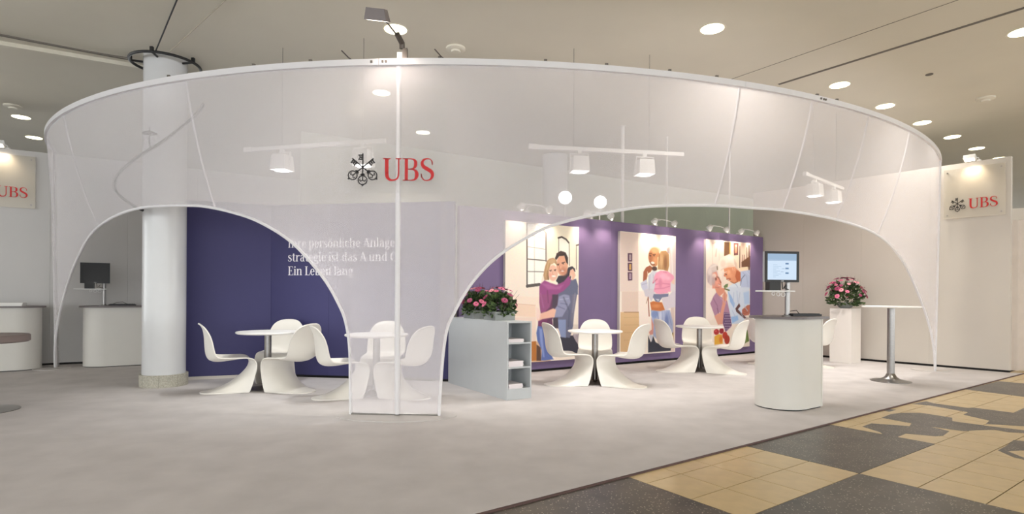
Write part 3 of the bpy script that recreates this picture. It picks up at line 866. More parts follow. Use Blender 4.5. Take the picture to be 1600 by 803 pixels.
(1,'e',[(119.2,162.3),(5.4,17.2)],(120,136,188),4,0),
(1,'e',[(87.3,145.6),(8.3,6.6)],(128,148,196),4,0),
(1,'e',[(102.1,151.7),(3.7,12.9)],(206,210,232),4,0),
(1,'p',[(73.2,184.3),(77.3,181.6),(83.5,184.7),(79.5,196.1)],(206,206,220),1.5,0),
(1,'p',[(78.1,151.3),(85.0,164.5),(83.5,181.8),(75.3,182.7),(72.7,177.4),(79.7,173.0)],(216,152,142),1.5,0),
(1,'l',[(70.1,112.4),(72.9,148.3)],(150,76,54),1.2,2.3),
(1,'l',[(70.1,113.8),(65.6,125.3)],(150,96,70),1.2,1.2),
(1,'p',[(69.8,76.0),(82.5,65.6),(95.0,68.1),(93.2,103.5),(67.4,103.8)],(216,216,226),2,0),
(1,'p',[(57.2,99.6),(89.0,99.2),(87.0,112.3),(77.8,122.4),(71.0,113.8),(62.8,112.7)],(212,206,216),2,0),
(1,'p',[(104.9,116.6),(127.4,109.1),(144.8,94.0),(145.2,132.2),(129.8,134.3),(114.7,139.4)],(218,208,218),2,0),
(1,'p',[(75.1,123.9),(83.0,121.7),(106.5,123.9),(114.3,137.9),(102.0,139.7),(78.6,138.0)],(202,116,60),2,0),
(1,'e',[(91.4,130.4),(10.3,3.2)],(222,144,90),4,0),
(1,'p',[(84.5,108.7),(124.2,107.7),(122.7,113.0),(106.4,115.1),(98.7,123.5),(89.2,122.1),(82.1,114.0)],(122,126,156),1.5,0),
(1,'p',[(89.2,117.3),(99.7,118.1),(96.5,122.4)],(196,200,216),1.5,0),
(1,'p',[(129.4,86.4),(144.7,83.1),(144.9,103.0),(127.4,103.2)],(226,216,222),2,0),
(1,'p',[(130.4,80.4),(140.7,81.0),(140.4,90.7),(131.6,87.8)],(238,202,184),2,0),
(1,'p',[(56.7,86.3),(57.6,69.2),(64.0,61.1),(74.2,56.9),(82.0,61.2),(76.3,68.6),(68.6,72.0),(65.8,83.6)],(168,98,68),1.5,0),
(1,'l',[(68.1,68.9),(69.0,77.5)],(236,214,190),1,1.7),
(1,'p',[(50.5,89.3),(66.6,82.1),(68.8,99.0),(56.7,102.3),(52.6,96.4)],(206,206,226),2,0),
(1,'e',[(85.2,41.6),(14.8,17.2)],(206,142,98),2,0),
(1,'e',[(87.4,29.1),(11.5,5.7)],(232,176,126),5,0),
(1,'e',[(76.1,41.2),(5.4,8.6)],(186,118,80),5,0),
(1,'e',[(86.2,62.5),(7.0,4.0)],(84,60,54),2,0),
(1,'e',[(81.1,52.0),(4.1,2.3)],(246,232,220),1,0),
(1,'l',[(72.8,38.5),(77.3,39.7)],(96,60,48),1,1.6),
(1,'p',[(89.8,70.4),(101.3,65.7),(120.5,65.9),(136.3,73.2),(139.8,78.7),(129.4,86.4),(129.1,104.2),(84.5,104.6),(88.9,87.1),(81.0,88.7),(84.3,78.5)],(242,164,190),2,0),
(1,'p',[(88.0,102.1),(119.8,101.8),(123.5,106.5),(101.7,108.7),(88.7,107.6)],(242,164,190),1.5,0),
(1,'l',[(88.9,91.5),(101.5,88.4),(127.3,90.1)],(222,132,164),2,1.7),
(1,'l',[(86.9,99.5),(110.1,97.8),(127.3,93.8)],(222,132,164),2,1.6),
(1,'e',[(109.9,76.5),(10.3,5.7)],(250,186,208),5,0),
(1,'l',[(82.3,88.7),(93.0,81.2)],(206,118,140),2,2.1),
(1,'p',[(94.4,41.9),(103.1,29.8),(116.3,28.3),(124.2,34.7),(125.2,55.4),(121.6,66.2),(109.8,64.0),(95.0,63.7)],(192,148,102),1.5,0),
(1,'e',[(115.0,49.9),(4.5,12.1)],(152,108,76),4,0),
(1,'e',[(103.3,47.4),(4.1,12.9)],(222,184,138),4,0),
(1,'l',[(94.8,41.9),(94.5,62.3)],(246,224,180),2,2.1),
(2,'p',[(0.9,1.7),(55.6,2.0),(56.5,95.2),(1.8,95.9)],(238,220,210),3,0),
(2,'l',[(19.5,5.6),(19.9,48.5)],(222,196,184),2,1.7),
(2,'l',[(40.4,4.4),(40.8,47.8)],(222,196,184),2,1.7),
(2,'l',[(19.5,8.2),(34.4,2.3)],(214,184,170),2,1.7),
(2,'l',[(32.5,17.6),(29.7,31.7)],(200,172,164),4,2.7),
(2,'p',[(55.6,2.3),(76.4,1.9),(75.9,29.7),(55.9,30.5)],(122,88,62),1.5,0),
(2,'p',[(72.1,2.1),(77.3,1.8),(76.7,29.6),(73.0,29.8)],(196,166,96),1.5,0),
(2,'p',[(77.3,1.8),(146.2,1.3),(146.8,58.7),(77.8,60.7)],(246,222,200),2,0),
(2,'p',[(86.5,2.5),(103.0,1.9),(102.0,26.4),(87.8,28.1)],(112,72,72),1,0),
(2,'p',[(90.3,5.5),(98.4,5.3),(98.1,22.1),(90.9,23.1)],(214,146,118),2,0),
(2,'e',[(95.2,7.9),(2.1,2.3)],(240,214,190),1,0),
(2,'p',[(103.9,2.1),(146.2,1.3),(146.7,53.4),(109.6,55.9)],(228,200,182),2,0),
(2,'l',[(107.4,8.5),(107.4,52.0)],(92,68,58),1.2,2.9),
(2,'l',[(117.0,25.9),(116.3,41.1)],(92,68,58),1.2,1.9),
(2,'l',[(123.1,25.6),(121.3,40.9)],(92,68,58),1.2,1.9),
(2,'l',[(131.3,9.9),(131.6,39.2)],(92,68,58),1.2,2.5),
(2,'l',[(139.1,6.2),(139.6,54.9)],(92,68,58),1.2,4.7),
(2,'p',[(113.3,40.6),(144.2,26.0),(144.5,50.1),(113.8,51.1)],(112,78,58),2,0),
(2,'p',[(102.7,53.7),(133.9,49.5),(134.8,53.8),(105.3,57.1)],(238,220,188),1,0),
(2,'p',[(0.9,95.9),(145.0,94.1),(146.3,222.0),(2.0,215.3)],(238,224,212),2,0),
(2,'p',[(2.1,95.9),(32.4,95.5),(14.4,122.7),(25.9,155.8),(11.9,161.5),(2.6,155.4)],(242,228,218),2,0),
(2,'p',[(109.2,60.5),(146.7,55.4),(147.1,95.0),(107.8,95.4)],(186,198,228),2,0),
(2,'p',[(74.0,90.7),(97.0,80.9),(112.4,86.1),(112.1,95.4),(71.9,95.9)],(218,228,242),2,0),
(2,'l',[(124.4,67.4),(114.1,75.5),(110.7,88.8)],(110,116,146),2,2.0),
(2,'p',[(67.4,93.5),(141.0,92.5),(142.2,129.1),(119.3,135.3),(131.2,157.5),(109.4,168.1),(80.5,168.3),(71.5,135.0)],(208,218,236),2,0),
(2,'p',[(69.2,101.2),(81.1,111.9),(91.8,126.6),(88.9,135.9),(76.3,122.7)],(152,182,226),2,0),
(2,'p',[(79.1,153.9),(101.6,151.1),(104.7,160.2),(84.2,166.8)],(150,186,232),3,0),
(2,'p',[(120.3,103.8),(140.3,100.5),(141.6,126.7),(124.4,128.2)],(180,202,234),3,0),
(2,'l',[(108.8,103.9),(103.9,125.8)],(180,190,212),3,2.0),
(2,'e',[(67.3,48.1),(29.2,16.8)],(246,230,216),3,0),
(2,'p',[(37.8,47.9),(58.9,30.4),(73.3,25.6),(90.6,31.6),(98.3,45.7),(90.3,51.2),(69.4,51.9),(53.1,58.9),(47.2,77.6),(38.6,65.7)],(245,230,218),2,0),
(2,'p',[(55.1,56.3),(73.6,51.5),(93.5,50.9),(110.1,62.4),(110.7,79.6),(89.6,85.9),(78.0,81.8),(64.5,77.1),(59.3,69.0)],(224,152,116),2,0),
(2,'p',[(96.8,57.6),(110.1,62.4),(111.1,79.6),(98.0,80.5),(92.6,70.8)],(188,104,70),3,0),
(2,'e',[(87.2,55.5),(4.2,4.6)],(238,176,142),1.5,0),
(2,'e',[(75.6,47.8),(12.5,4.6)],(240,214,196),4,0),
(2,'l',[(59.7,67.1),(64.6,68.2)],(120,74,62),1,1.9),
(2,'l',[(67.2,76.6),(75.9,75.1)],(170,84,66),1.2,1.7),
(2,'e',[(71.6,63.5),(5.4,5.2)],(238,176,140),4,0),
(2,'e',[(19.2,71.3),(17.5,19.4)],(204,186,186),3,0),
(2,'e',[(24.9,54.4),(12.5,7.2)],(212,198,194),3,0),
(2,'l',[(34.1,53.1),(34.9,58.2)],(120,110,84),1.5,3.0),
(2,'l',[(10.3,67.7),(7.5,82.9)],(184,164,166),4,3.7),
(2,'p',[(20.1,65.6),(32.0,62.7),(38.7,74.6),(47.2,82.1),(49.0,96.2),(19.4,96.5)],(222,152,134),2,0),
(2,'e',[(30.5,77.4),(2.5,3.4)],(104,60,54),1.5,0),
(2,'l',[(39.5,74.6),(46.4,84.7)],(150,84,62),2,2.4),
(2,'e',[(41.6,88.9),(4.2,1.3)],(244,226,216),1,0),
(2,'e',[(25.1,71.1),(6.3,4.4)],(232,206,196),3,0),
(2,'p',[(13.5,126.4),(23.1,112.1),(32.5,103.8),(44.5,112.1),(66.4,120.4),(72.0,135.0),(79.6,156.7),(82.2,173.0),(62.1,184.7),(54.7,170.7),(42.9,143.9),(27.8,151.6)],(172,130,158),2,0),
(2,'p',[(57.4,144.1),(74.5,145.8),(82.2,170.6),(62.6,182.7),(53.7,164.6)],(104,76,118),2,0),
(2,'e',[(59.3,146.4),(1.0,0.9)],(226,214,226),0.8,0),
(2,'e',[(61.6,151.6),(1.0,0.9)],(226,214,226),0.8,0),
(2,'e',[(59.4,156.8),(1.0,0.9)],(226,214,226),0.8,0),
(2,'e',[(61.7,162.0),(1.0,0.9)],(226,214,226),0.8,0),
(2,'e',[(59.5,167.2),(1.0,0.9)],(226,214,226),0.8,0),
(2,'e',[(61.8,172.4),(1.0,0.9)],(226,214,226),0.8,0),
(2,'e',[(59.6,177.6),(1.0,0.9)],(226,214,226),0.8,0),
(2,'e',[(64.0,146.4),(1.0,0.9)],(226,214,226),0.8,0),
(2,'e',[(66.2,151.7),(1.0,0.9)],(226,214,226),0.8,0),
(2,'e',[(64.1,156.9),(1.0,0.9)],(226,214,226),0.8,0),
(2,'e',[(66.3,162.1),(1.0,0.9)],(226,214,226),0.8,0),
(2,'e',[(64.2,167.3),(1.0,0.9)],(226,214,226),0.8,0),
(2,'e',[(66.4,172.6),(1.0,0.9)],(226,214,226),0.8,0),
(2,'e',[(64.3,177.7),(1.0,0.9)],(226,214,226),0.8,0),
(2,'e',[(68.6,146.5),(1.0,0.9)],(226,214,226),0.8,0),
(2,'e',[(70.9,151.8),(1.0,0.9)],(226,214,226),0.8,0),
(2,'e',[(68.7,157.0),(1.0,0.9)],(226,214,226),0.8,0),
(2,'e',[(71.0,162.2),(1.0,0.9)],(226,214,226),0.8,0),
(2,'e',[(68.8,167.4),(1.0,0.9)],(226,214,226),0.8,0),
(2,'e',[(71.1,172.7),(1.0,0.9)],(226,214,226),0.8,0),
(2,'e',[(68.9,177.8),(1.0,0.9)],(226,214,226),0.8,0),
(2,'e',[(73.3,146.6),(1.0,0.9)],(226,214,226),0.8,0),
(2,'e',[(75.6,151.8),(1.0,0.9)],(226,214,226),0.8,0),
(2,'e',[(73.4,157.0),(1.0,0.9)],(226,214,226),0.8,0),
(2,'e',[(75.7,162.3),(1.0,0.9)],(226,214,226),0.8,0),
(2,'e',[(73.5,167.5),(1.0,0.9)],(226,214,226),0.8,0),
(2,'e',[(75.8,172.8),(1.0,0.9)],(226,214,226),0.8,0),
(2,'e',[(73.6,178.0),(1.0,0.9)],(226,214,226),0.8,0),
(2,'e',[(78.0,146.6),(1.0,0.9)],(226,214,226),0.8,0),
(2,'e',[(80.3,151.9),(1.0,0.9)],(226,214,226),0.8,0),
(2,'e',[(78.1,157.1),(1.0,0.9)],(226,214,226),0.8,0),
(2,'e',[(80.4,162.4),(1.0,0.9)],(226,214,226),0.8,0),
(2,'e',[(78.2,167.6),(1.0,0.9)],(226,214,226),0.8,0),
(2,'e',[(80.5,172.9),(1.0,0.9)],(226,214,226),0.8,0),
(2,'e',[(78.3,178.1),(1.0,0.9)],(226,214,226),0.8,0),
(2,'p',[(27.7,95.6),(61.3,95.1),(56.5,104.4),(42.1,112.1),(32.5,104.6)],(216,146,124),2,0),
(2,'p',[(26.6,151.6),(39.1,145.7),(45.3,145.5),(51.9,125.7),(51.2,110.5),(58.9,100.5),(66.8,108.9),(64.5,121.2),(55.4,144.1),(52.8,167.7),(37.9,168.8)],(218,154,134),2,0),
(2,'l',[(58.9,104.3),(58.1,122.7)],(190,120,104),2,1.4),
(2,'l',[(38.8,145.4),(35.2,136.3)],(130,90,110),2,2.0),
(2,'p',[(55.4,91.6),(61.5,87.6),(69.8,86.2),(67.8,93.3),(57.5,95.5)],(104,124,80),1.5,0),
(2,'l',[(58.9,96.7),(73.6,99.6)],(96,110,70),1.5,2.8),
(2,'p',[(106.4,125.8),(110.6,132.1),(102.0,138.6),(132.0,156.9),(124.7,158.1),(97.0,143.3),(93.9,137.0)],(96,64,64),1.5,0),
(2,'p',[(116.3,139.2),(134.9,129.9),(144.8,129.4),(145.0,141.9),(140.3,150.1),(124.7,152.2),(116.4,146.6)],(184,108,88),2,0),
(2,'l',[(118.1,141.6),(134.9,137.0)],(150,80,66),1,1.0),
(2,'l',[(118.1,145.1),(135.0,141.1)],(150,80,66),1,1.0),
(2,'l',[(118.2,148.5),(135.0,145.2)],(150,80,66),1,1.0),
(2,'e',[(33.3,183.1),(8.3,5.7)],(176,42,48),1.5,0),
(2,'e',[(49.5,181.4),(7.1,5.6)],(152,36,52),1.5,0),
(2,'e',[(31.4,181.2),(2.0,1.2)],(226,120,120),1.5,0),
(2,'p',[(27.0,191.9),(39.3,187.8),(50.5,188.9),(53.9,207.3),(27.6,208.2)],(228,172,62),2,0),
(2,'e',[(47.7,198.7),(5.5,7.0)],(222,130,50),4,0),
(2,'e',[(60.3,190.8),(8.1,7.4)],(190,58,46),2,0),
(2,'e',[(67.2,199.4),(8.6,9.3)],(176,60,44),2,0),
(2,'p',[(124.9,169.7),(135.4,183.0),(141.4,205.4),(120.1,211.2),(116.9,196.6)],(98,122,62),2,0),
(2,'l',[(128.8,176.5),(131.7,205.0)],(136,160,86),2,2.4),
(2,'l',[(122.5,188.9),(125.2,209.5)],(64,86,42),2,2.0),
(2,'l',[(47.0,59.1),(56.1,55.0),(71.5,50.8),(86.1,49.0)],(228,200,182),3,2.0),
(2,'p',[(88.0,33.0),(98.3,44.4),(101.0,57.4),(92.5,52.5),(89.2,44.7)],(222,198,180),4,0),
(2,'e',[(53.0,46.1),(8.3,7.7)],(232,212,198),6,0),
(2,'e',[(75.5,33.6),(10.4,3.9)],(252,242,232),5,0),
(2,'p',[(58.4,63.2),(54.8,70.7),(57.7,72.6),(63.0,71.2)],(208,130,100),1.5,0),
(2,'l',[(57.6,63.9),(64.2,62.2)],(236,216,200),1,1.5),
(2,'e',[(62.6,67.1),(1.9,0.8)],(84,52,46),0.7,0),
(2,'l',[(64.3,77.1),(69.7,78.6),(78.0,76.8)],(150,70,58),1,1.4),
(2,'e',[(69.7,77.5),(2.9,0.6)],(246,232,222),0.7,0),
(2,'l',[(78.0,82.0),(89.6,85.0),(101.2,81.1)],(160,92,66),2,1.5),
(2,'l',[(85.7,52.7),(89.1,55.8),(86.6,59.2)],(190,116,88),1,1.0),
(2,'e',[(75.8,69.9),(7.1,3.9)],(234,164,128),6,0),
(2,'l',[(118.3,62.2),(131.4,69.8),(136.0,91.1)],(160,172,206),3,1.5),
(2,'l',[(92.8,85.2),(101.4,92.9)],(170,182,212),2,1.5),
(2,'l',[(129.1,59.3),(140.6,66.9)],(206,216,238),3,1.4),
(2,'e',[(11.2,62.7),(6.3,7.7)],(222,208,206),5,0),
(2,'e',[(23.2,81.3),(5.0,7.7)],(186,164,166),6,0),
(2,'l',[(13.1,55.1),(29.8,49.5)],(228,216,212),3,2.4),
(2,'l',[(32.3,72.5),(38.3,72.9)],(130,84,72),1,1.0),
(2,'e',[(36.3,74.7),(1.5,0.6)],(70,44,42),0.7,0),
(2,'l',[(38.3,75.9),(43.6,80.9),(40.8,82.7)],(196,120,104),1.2,1.2),
(2,'l',[(37.2,87.6),(45.3,88.5)],(160,64,62),1,1.0),
(2,'e',[(34.4,84.9),(4.6,3.1)],(232,160,140),5,0),
(2,'l',[(29.3,93.9),(41.3,95.0)],(186,112,98),2,1.5),
(2,'l',[(88.5,104.1),(86.3,128.9)],(178,192,220),3,1.8),
(2,'l',[(98.6,100.9),(101.3,122.7)],(178,192,220),3,1.8),
(2,'l',[(124.5,132.2),(135.0,141.8)],(178,192,220),3,1.8),
(2,'l',[(83.9,141.3),(94.1,153.8)],(178,192,220),3,1.8),
(2,'l',[(109.1,141.5),(119.5,154.2)],(178,192,220),3,1.8),
(2,'l',[(23.2,116.7),(35.1,130.2),(38.8,143.9)],(140,100,130),3,1.8),
(2,'l',[(44.5,115.1),(64.0,125.8)],(196,158,182),3,1.6),
(1,'l',[(71.9,35.9),(78.5,35.1)],(110,66,48),1,1.4),
(1,'l',[(81.4,37.0),(88.5,36.3)],(110,66,48),1,1.4),
(1,'e',[(84.7,39.1),(2.1,0.9)],(70,44,38),0.8,0),
(1,'e',[(75.2,39.8),(1.9,0.9)],(70,44,38),0.8,0),
(1,'l',[(77.3,39.7),(74.1,46.4),(77.4,47.7)],(172,106,72),1.5,1.4),
(1,'e',[(88.6,47.9),(4.9,5.7)],(222,158,112),6,0),
(1,'l',[(74.1,50.0),(78.3,55.6),(86.5,55.3)],(120,72,56),2,1.6),
(1,'e',[(81.5,52.0),(4.9,1.6)],(248,236,226),0.8,0),
(1,'l',[(99.4,37.3),(98.6,47.6)],(176,112,78),2,1.7),
(1,'l',[(74.3,74.4),(72.5,100.4)],(186,188,204),3,1.6),
(1,'l',[(82.6,74.2),(86.8,88.6)],(190,190,206),3,1.6),
(1,'l',[(54.2,92.1),(67.3,89.0)],(176,176,200),2,1.2),
(1,'e',[(101.5,88.4),(4.9,8.6)],(228,144,172),5,0),
(1,'e',[(122.8,79.1),(6.2,3.4)],(250,190,210),4,0),
(1,'l',[(109.8,67.7),(118.4,68.9)],(226,140,168),2,1.7),
(1,'l',[(98.5,34.4),(97.1,62.2)],(160,116,80),2,0.9),
(1,'l',[(103.6,35.1),(102.6,62.0)],(174,128,90),2,0.9),
(1,'l',[(108.7,35.7),(108.1,61.9)],(188,140,100),2,0.9),
(1,'l',[(113.8,36.4),(113.6,61.7)],(160,116,80),2,0.9),
(1,'l',[(119.0,37.0),(119.2,61.5)],(174,128,90),2,0.9),
(1,'l',[(93.6,141.4),(97.9,156.0)],(120,132,176),2,1.2),
(1,'l',[(110.5,140.1),(112.9,168.0)],(190,198,224),3,1.2),
(1,'l',[(123.4,141.7),(132.3,165.6)],(136,150,196),3,1.4),
(0,'l',[(112.0,115.9),(124.0,137.6),(122.2,162.5)],(84,86,112),4,1.5),
(0,'l',[(135.9,109.5),(131.0,139.2)],(140,138,160),4,1.7),
(0,'l',[(66.1,110.0),(71.8,131.1)],(172,98,150),4,1.7),
(0,'l',[(79.2,105.4),(81.2,123.6)],(120,56,100),3,1.5),
(0,'e',[(104.8,73.5),(1.9,4.5)],(214,150,122),4,0),
(0,'l',[(103.8,64.3),(102.6,70.5),(106.2,71.2)],(196,130,104),1.2,1.0),
(0,'l',[(103.1,72.9),(113.6,72.0)],(150,80,70),0.8,0.7),
(0,'e',[(100.3,63.8),(1.3,0.8)],(50,36,34),0.6,0),
(0,'e',[(110.8,61.3),(1.5,0.8)],(50,36,34),0.6,0),
(0,'l',[(89.9,73.9),(88.8,78.5),(91.5,79.1)],(208,146,124),1,0.8),
(0,'e',[(85.6,74.1),(1.3,0.6)],(70,50,46),0.6,0),
(0,'e',[(94.2,72.9),(1.3,0.6)],(70,50,46),0.6,0),
(0,'e',[(84.7,80.2),(2.6,2.7)],(236,168,150),4,0),
(0,'l',[(80.3,62.1),(74.1,83.5)],(214,178,132),2,0.8),
(0,'l',[(81.5,62.1),(75.8,83.4)],(202,164,118),2,0.8),
(0,'l',[(82.6,62.0),(77.5,83.4)],(190,150,104),2,0.8),
(0,'l',[(83.8,62.0),(79.2,83.3)],(178,136,90),2,0.8),
(0,'l',[(97.8,46.2),(111.4,43.2)],(84,64,56),3,1.7),
]

def paint(idx, base, W=178, Hh=270, cmw=143.0, cmh=216.5):
    X, Y = np.meshgrid((np.arange(W) + .5) * cmw / W, (np.arange(Hh) + .5) * cmh / Hh)
    img = np.zeros((Hh, W, 3)); img[:] = base
    for (i, kind, pts, col, fe, w) in POSTER_ART:
        if i != idx: continue
        if kind == 'e':
            (cx, cy), (rx, ry) = pts
            q = np.sqrt(((X - cx) / rx) ** 2 + ((Y - cy) / ry) ** 2)
            d = (q - 1) * min(rx, ry)
        else:
            P = np.array(pts); n = len(P)
            dist = np.full(X.shape, 1e9); ins = np.zeros(X.shape, bool)
            for k in range(n if kind == 'p' else n - 1):
                a = P[k]; b = P[(k + 1) % n]
                e = b - a
                t = np.clip(((X - a[0]) * e[0] + (Y - a[1]) * e[1]) / (e @ e + 1e-9), 0, 1)
                dist = np.minimum(dist, np.hypot(X - a[0] - t * e[0], Y - a[1] - t * e[1]))
                if kind == 'p':
                    c = ((a[1] > Y) != (b[1] > Y)) & (X < (b[0] - a[0]) * (Y - a[1]) / (b[1] - a[1] + 1e-12) + a[0])
                    ins ^= c
            d = np.where(ins, -dist, dist) if kind == 'p' else dist - w / 2
        al = np.clip(0.5 - d / max(fe, .3) * 0.8, 0, 1)[..., None]
        al = al * al * (3 - 2 * al)
        img = img * (1 - al) + np.array(col, float) * al
    rg = np.random.RandomState(idx)
    img += rg.normal(0, 2.0, img.shape)
    return np.clip(img, 0, 255)
def print_mesh(idx, base, w, h):
    W, Hh = 178, 270
    img = paint(idx, base, W, Hh)
    lin = np.where(img / 255 <= .04045, img / 255 / 12.92, ((img / 255 + .055) / 1.055) ** 2.4)
    xs = np.linspace(0, w, W + 1); zs = np.linspace(h, 0, Hh + 1)
    XX, ZZ = np.meshgrid(xs, zs)
    co = np.stack([XX, np.zeros_like(XX), ZZ], -1).reshape(-1, 3)
    me = bpy.data.meshes.new('print')
    idxg = np.arange((W + 1) * (Hh + 1)).reshape(Hh + 1, W + 1)
    F = np.stack([idxg[1:, :-1], idxg[1:, 1:], idxg[:-1, 1:], idxg[:-1, :-1]], -1).reshape(-1, 4)
    me.from_pydata(co.tolist(), [], F.tolist())
    att = me.color_attributes.new('photo', 'FLOAT_COLOR', 'CORNER')
    c = np.ones((W * Hh, 4, 4), np.float32); c[..., :3] = lin.reshape(-1, 1, 3)
    att.data.foreach_set('color', c.ravel())
    return me
m_print = bpy.data.materials.new('photo_print'); m_print.use_nodes = True
_nt = m_print.node_tree; _a = _nt.nodes.new('ShaderNodeVertexColor'); _a.layer_name = 'photo'
_nt.links.new(_a.outputs[0], _nt.nodes['Principled BSDF'].inputs['Base Color']); _nt.nodes['Principled BSDF'].inputs['Roughness'].default_value = 0.45
m_canvas = mat('photo_panel_edge', (206, 200, 196), 0.6, var=0.02)
for idx, (t0, base, lab) in enumerate((
        (-2.803, (248, 234, 220), 'tall photograph of a man and woman in a purple jumper hugging by arched windows'),
        (-0.445, (250, 240, 228), 'tall photograph of a man carrying a girl in a pink top'),
        (1.865, (240, 224, 212), 'tall photograph of a grey-haired couple with vegetables'))):
    q = PM + PD * t0 + PN * 0.0
    e = empty('photo_panel', (q.x, q.y, 0), R(33.22)); tag(e, lab, 'photograph', 'photographs on the purple wall')
    MB().box((0.715, -0.030, 0.17 + 2.165 / 2), (1.43, 0.056, 2.165)).build('backing_panel', m_canvas, e)
    me = print_mesh(idx, base, 1.43, 2.165); me.materials.append(m_print)
    o = bpy.data.objects.new('print', me); COL.objects.link(o); o.parent = e; o.location = (0, -0.0595, 0.17)

# ------------------------------------------------------------------ cantilever chairs (one moulded shell)
def chair_mesh():
    # centre line x,z | edge line x,z | half width
    rows = [(-.318, .852, -.316, .850, .050), (-.305, .848, -.296, .838, .110), (-.288, .832, -.268, .812, .160), (-.268, .795, -.238, .768, .198), (-.252, .735, -.208, .705, .224),
            (-.243, .650, -.186, .628, .240), (-.238, .560, -.170, .548, .247), (-.228, .480, -.152, .486, .247), (-.205, .425, -.122, .456, .243), (-.160, .398, -.078, .446, .238),
            (-.085, .392, -.020, .442, .234), (.0, .400, .050, .440, .234), (.085, .412, .120, .438, .237), (.160, .420, .190, .434, .241), (.215, .412, .245, .420, .245), (.250, .384, .278, .388, .248),
            (.258, .340, .293, .340, .250), (.236, .285, .290, .280, .251), (.185, .225, .276, .214, .251), (.110, .160, .258, .146, .251), (.015, .095, .238, .085, .251), (-.100, .045, .218, .035, .251), (-.215, .014, .205, .012, .251), (-.300, .0105, .200, .0105, .251)]
    rows = cat(rows, 3)
    NU = 22
    S = []
    for k, (cx, cz, ex, ez, w) in enumerate(rows):
        low = max(0, min(1, (k - 46) / 14))
        p = 2.0 + 0.9 * low
        row = []
        for j in range(NU + 1):
            u = -1 + 2 * j / NU
            u = math.copysign(abs(u) ** 0.85, u)
            f = abs(u) ** p
            row.append((cx + (ex - cx) * f, u * w, cz + (ez - cz) * f))
        S.append(row)
    P = np.array(S)
    du = np.gradient(P, axis=1); dv = np.gradient(P, axis=0)
    N = np.cross(du, dv); N /= np.linalg.norm(N, axis=2, keepdims=True) + 1e-9
    Q = P + N * 0.013
    Q[..., 2] = np.maximum(Q[..., 2], 0.0102)
    m, n = P.shape[:2]
    vs = P.reshape(-1, 3).tolist() + Q.reshape(-1, 3).tolist()
    K = m * n
    I = lambda a, b: a * n + b
    fs = []
    for a in range(m - 1):
        for b in range(n - 1):
            fs.append((I(a, b), I(a + 1, b), I(a + 1, b + 1), I(a, b + 1)))
            fs.append((K + I(a, b), K + I(a, b + 1), K + I(a + 1, b + 1), K + I(a + 1, b)))
    for a in range(m - 1):
        for b in (0, n - 1):
            q = (I(a, b), I(a + 1, b), K + I(a + 1, b), K + I(a, b))
            fs.append(q if b else q[::-1])
    for b in range(n - 1):
        for a in (0, m - 1):
            q = (I(a, b), I(a, b + 1), K + I(a, b + 1), K + I(a, b))
            fs.append(q if a == 0 else q[::-1])
    me = bpy.data.meshes.new('cantilever_chair')
    me.from_pydata(vs, [], fs); me.update()
    bm = bmesh.new(); bm.from_mesh(me); bmesh.ops.recalc_face_normals(bm, faces=bm.faces[:]); bm.to_mesh(me); bm.free()
    me.polygons.foreach_set('use_smooth', [True] * len(me.polygons))
    me.set_sharp_from_angle(angle=R(55))
    me.materials.append(m_chair)
    return me
CHAIR = chair_mesh()

def make_table():
    t = empty('bistro_table')
    MB().lathe([(0.0, 0.703), (0.355, 0.703), (0.372, 0.710), (0.375, 0.722), (0.370, 0.730), (0.0, 0.730)], 56, cap=False).build('table_top', m_tabletop, t, True)
    MB().lathe([(0.043, 0.03), (0.043, 0.704)], 24).build('pole', m_steel, t, True)
    MB().lathe([(0.225, 0.0105), (0.225, 0.016), (0.12, 0.03), (0.05, 0.045), (0.043, 0.06)], 40).build('base', m_darksteel, t, True)
    return t
TABLES = [((-3.10, 7.12), 94, 'beside the round column'),
          ((-1.63, 6.76), 93, 'behind the middle canopy leg'),
          ((1.15, 7.73), 81.6, 'before the hugging couple photograph'),
          ((3.05, 9.10), 75, 'before the grey-haired couple photograph'),
          ((4.98, 10.05), 66, 'behind the front kiosk')]
proto = make_table()
for k, ((x, y), a0, where) in enumerate(TABLES):
    t = proto if k == 0 else copy_tree(proto)
    t.location = (x, y, 0)
    tag(t, 'small round white table on a steel pole ' + where, 'table', 'small round tables')
    rr = 0.458
    for (da, which) in ((120, 'left'), (-120, 'right'), (0, 'far')):
        a = R(a0 + da)
        o = bpy.data.objects.new('cantilever_chair', CHAIR); COL.objects.link(o)
        r2 = rr + (0.06 if da == 0 else 0.0)
        o.location = (x + r2 * math.cos(a), y + r2 * math.sin(a), 0)
        o.rotation_euler = (0, 0, a + math.pi)
        tag(o, 'white moulded chair on the ' + which + ' side of the table ' + where, 'chair', 'white cantilever chairs at the round tables')

# ------------------------------------------------------------------ tall bar table, and the dark-topped table at the left edge
t = empty('bar_table', (5.43, 8.02, 0)); tag(t, 'tall round white bar table on a steel trumpet foot by the right wall', 'table')
MB().lathe([(0.0, 1.062), (0.345, 1.062), (0.36, 1.070), (0.36, 1.082), (0.352, 1.088), (0.0, 1.088)], 56, cap=False).build('table_top', m_tabletop, t, True)
MB().lathe([(0.048, 0.06), (0.048, 1.063)], 28).build('pole', m_steel, t, True)
MB().lathe([(0.252, 0.0105), (0.252, 0.018), (0.20, 0.028), (0.12, 0.046), (0.075, 0.075), (0.049, 0.125)], 48).build('trumpet_foot', m_steel, t, True)
t = empty('side_table', (-5.33, 5.62, 0)); tag(t, 'round table with a thick grey-brown top, cut off by the left edge', 'table')
m_brown = mat('grey_brown_laminate', (122, 108, 104), 0.5, var=0.04, scale=20)
MB().lathe([(0.0, 0.70), (0.37, 0.70), (0.385, 0.71), (0.385, 0.765), (0.375, 0.775), (0.0, 0.775)], 48, cap=False).build('table_top', m_brown, t, True)
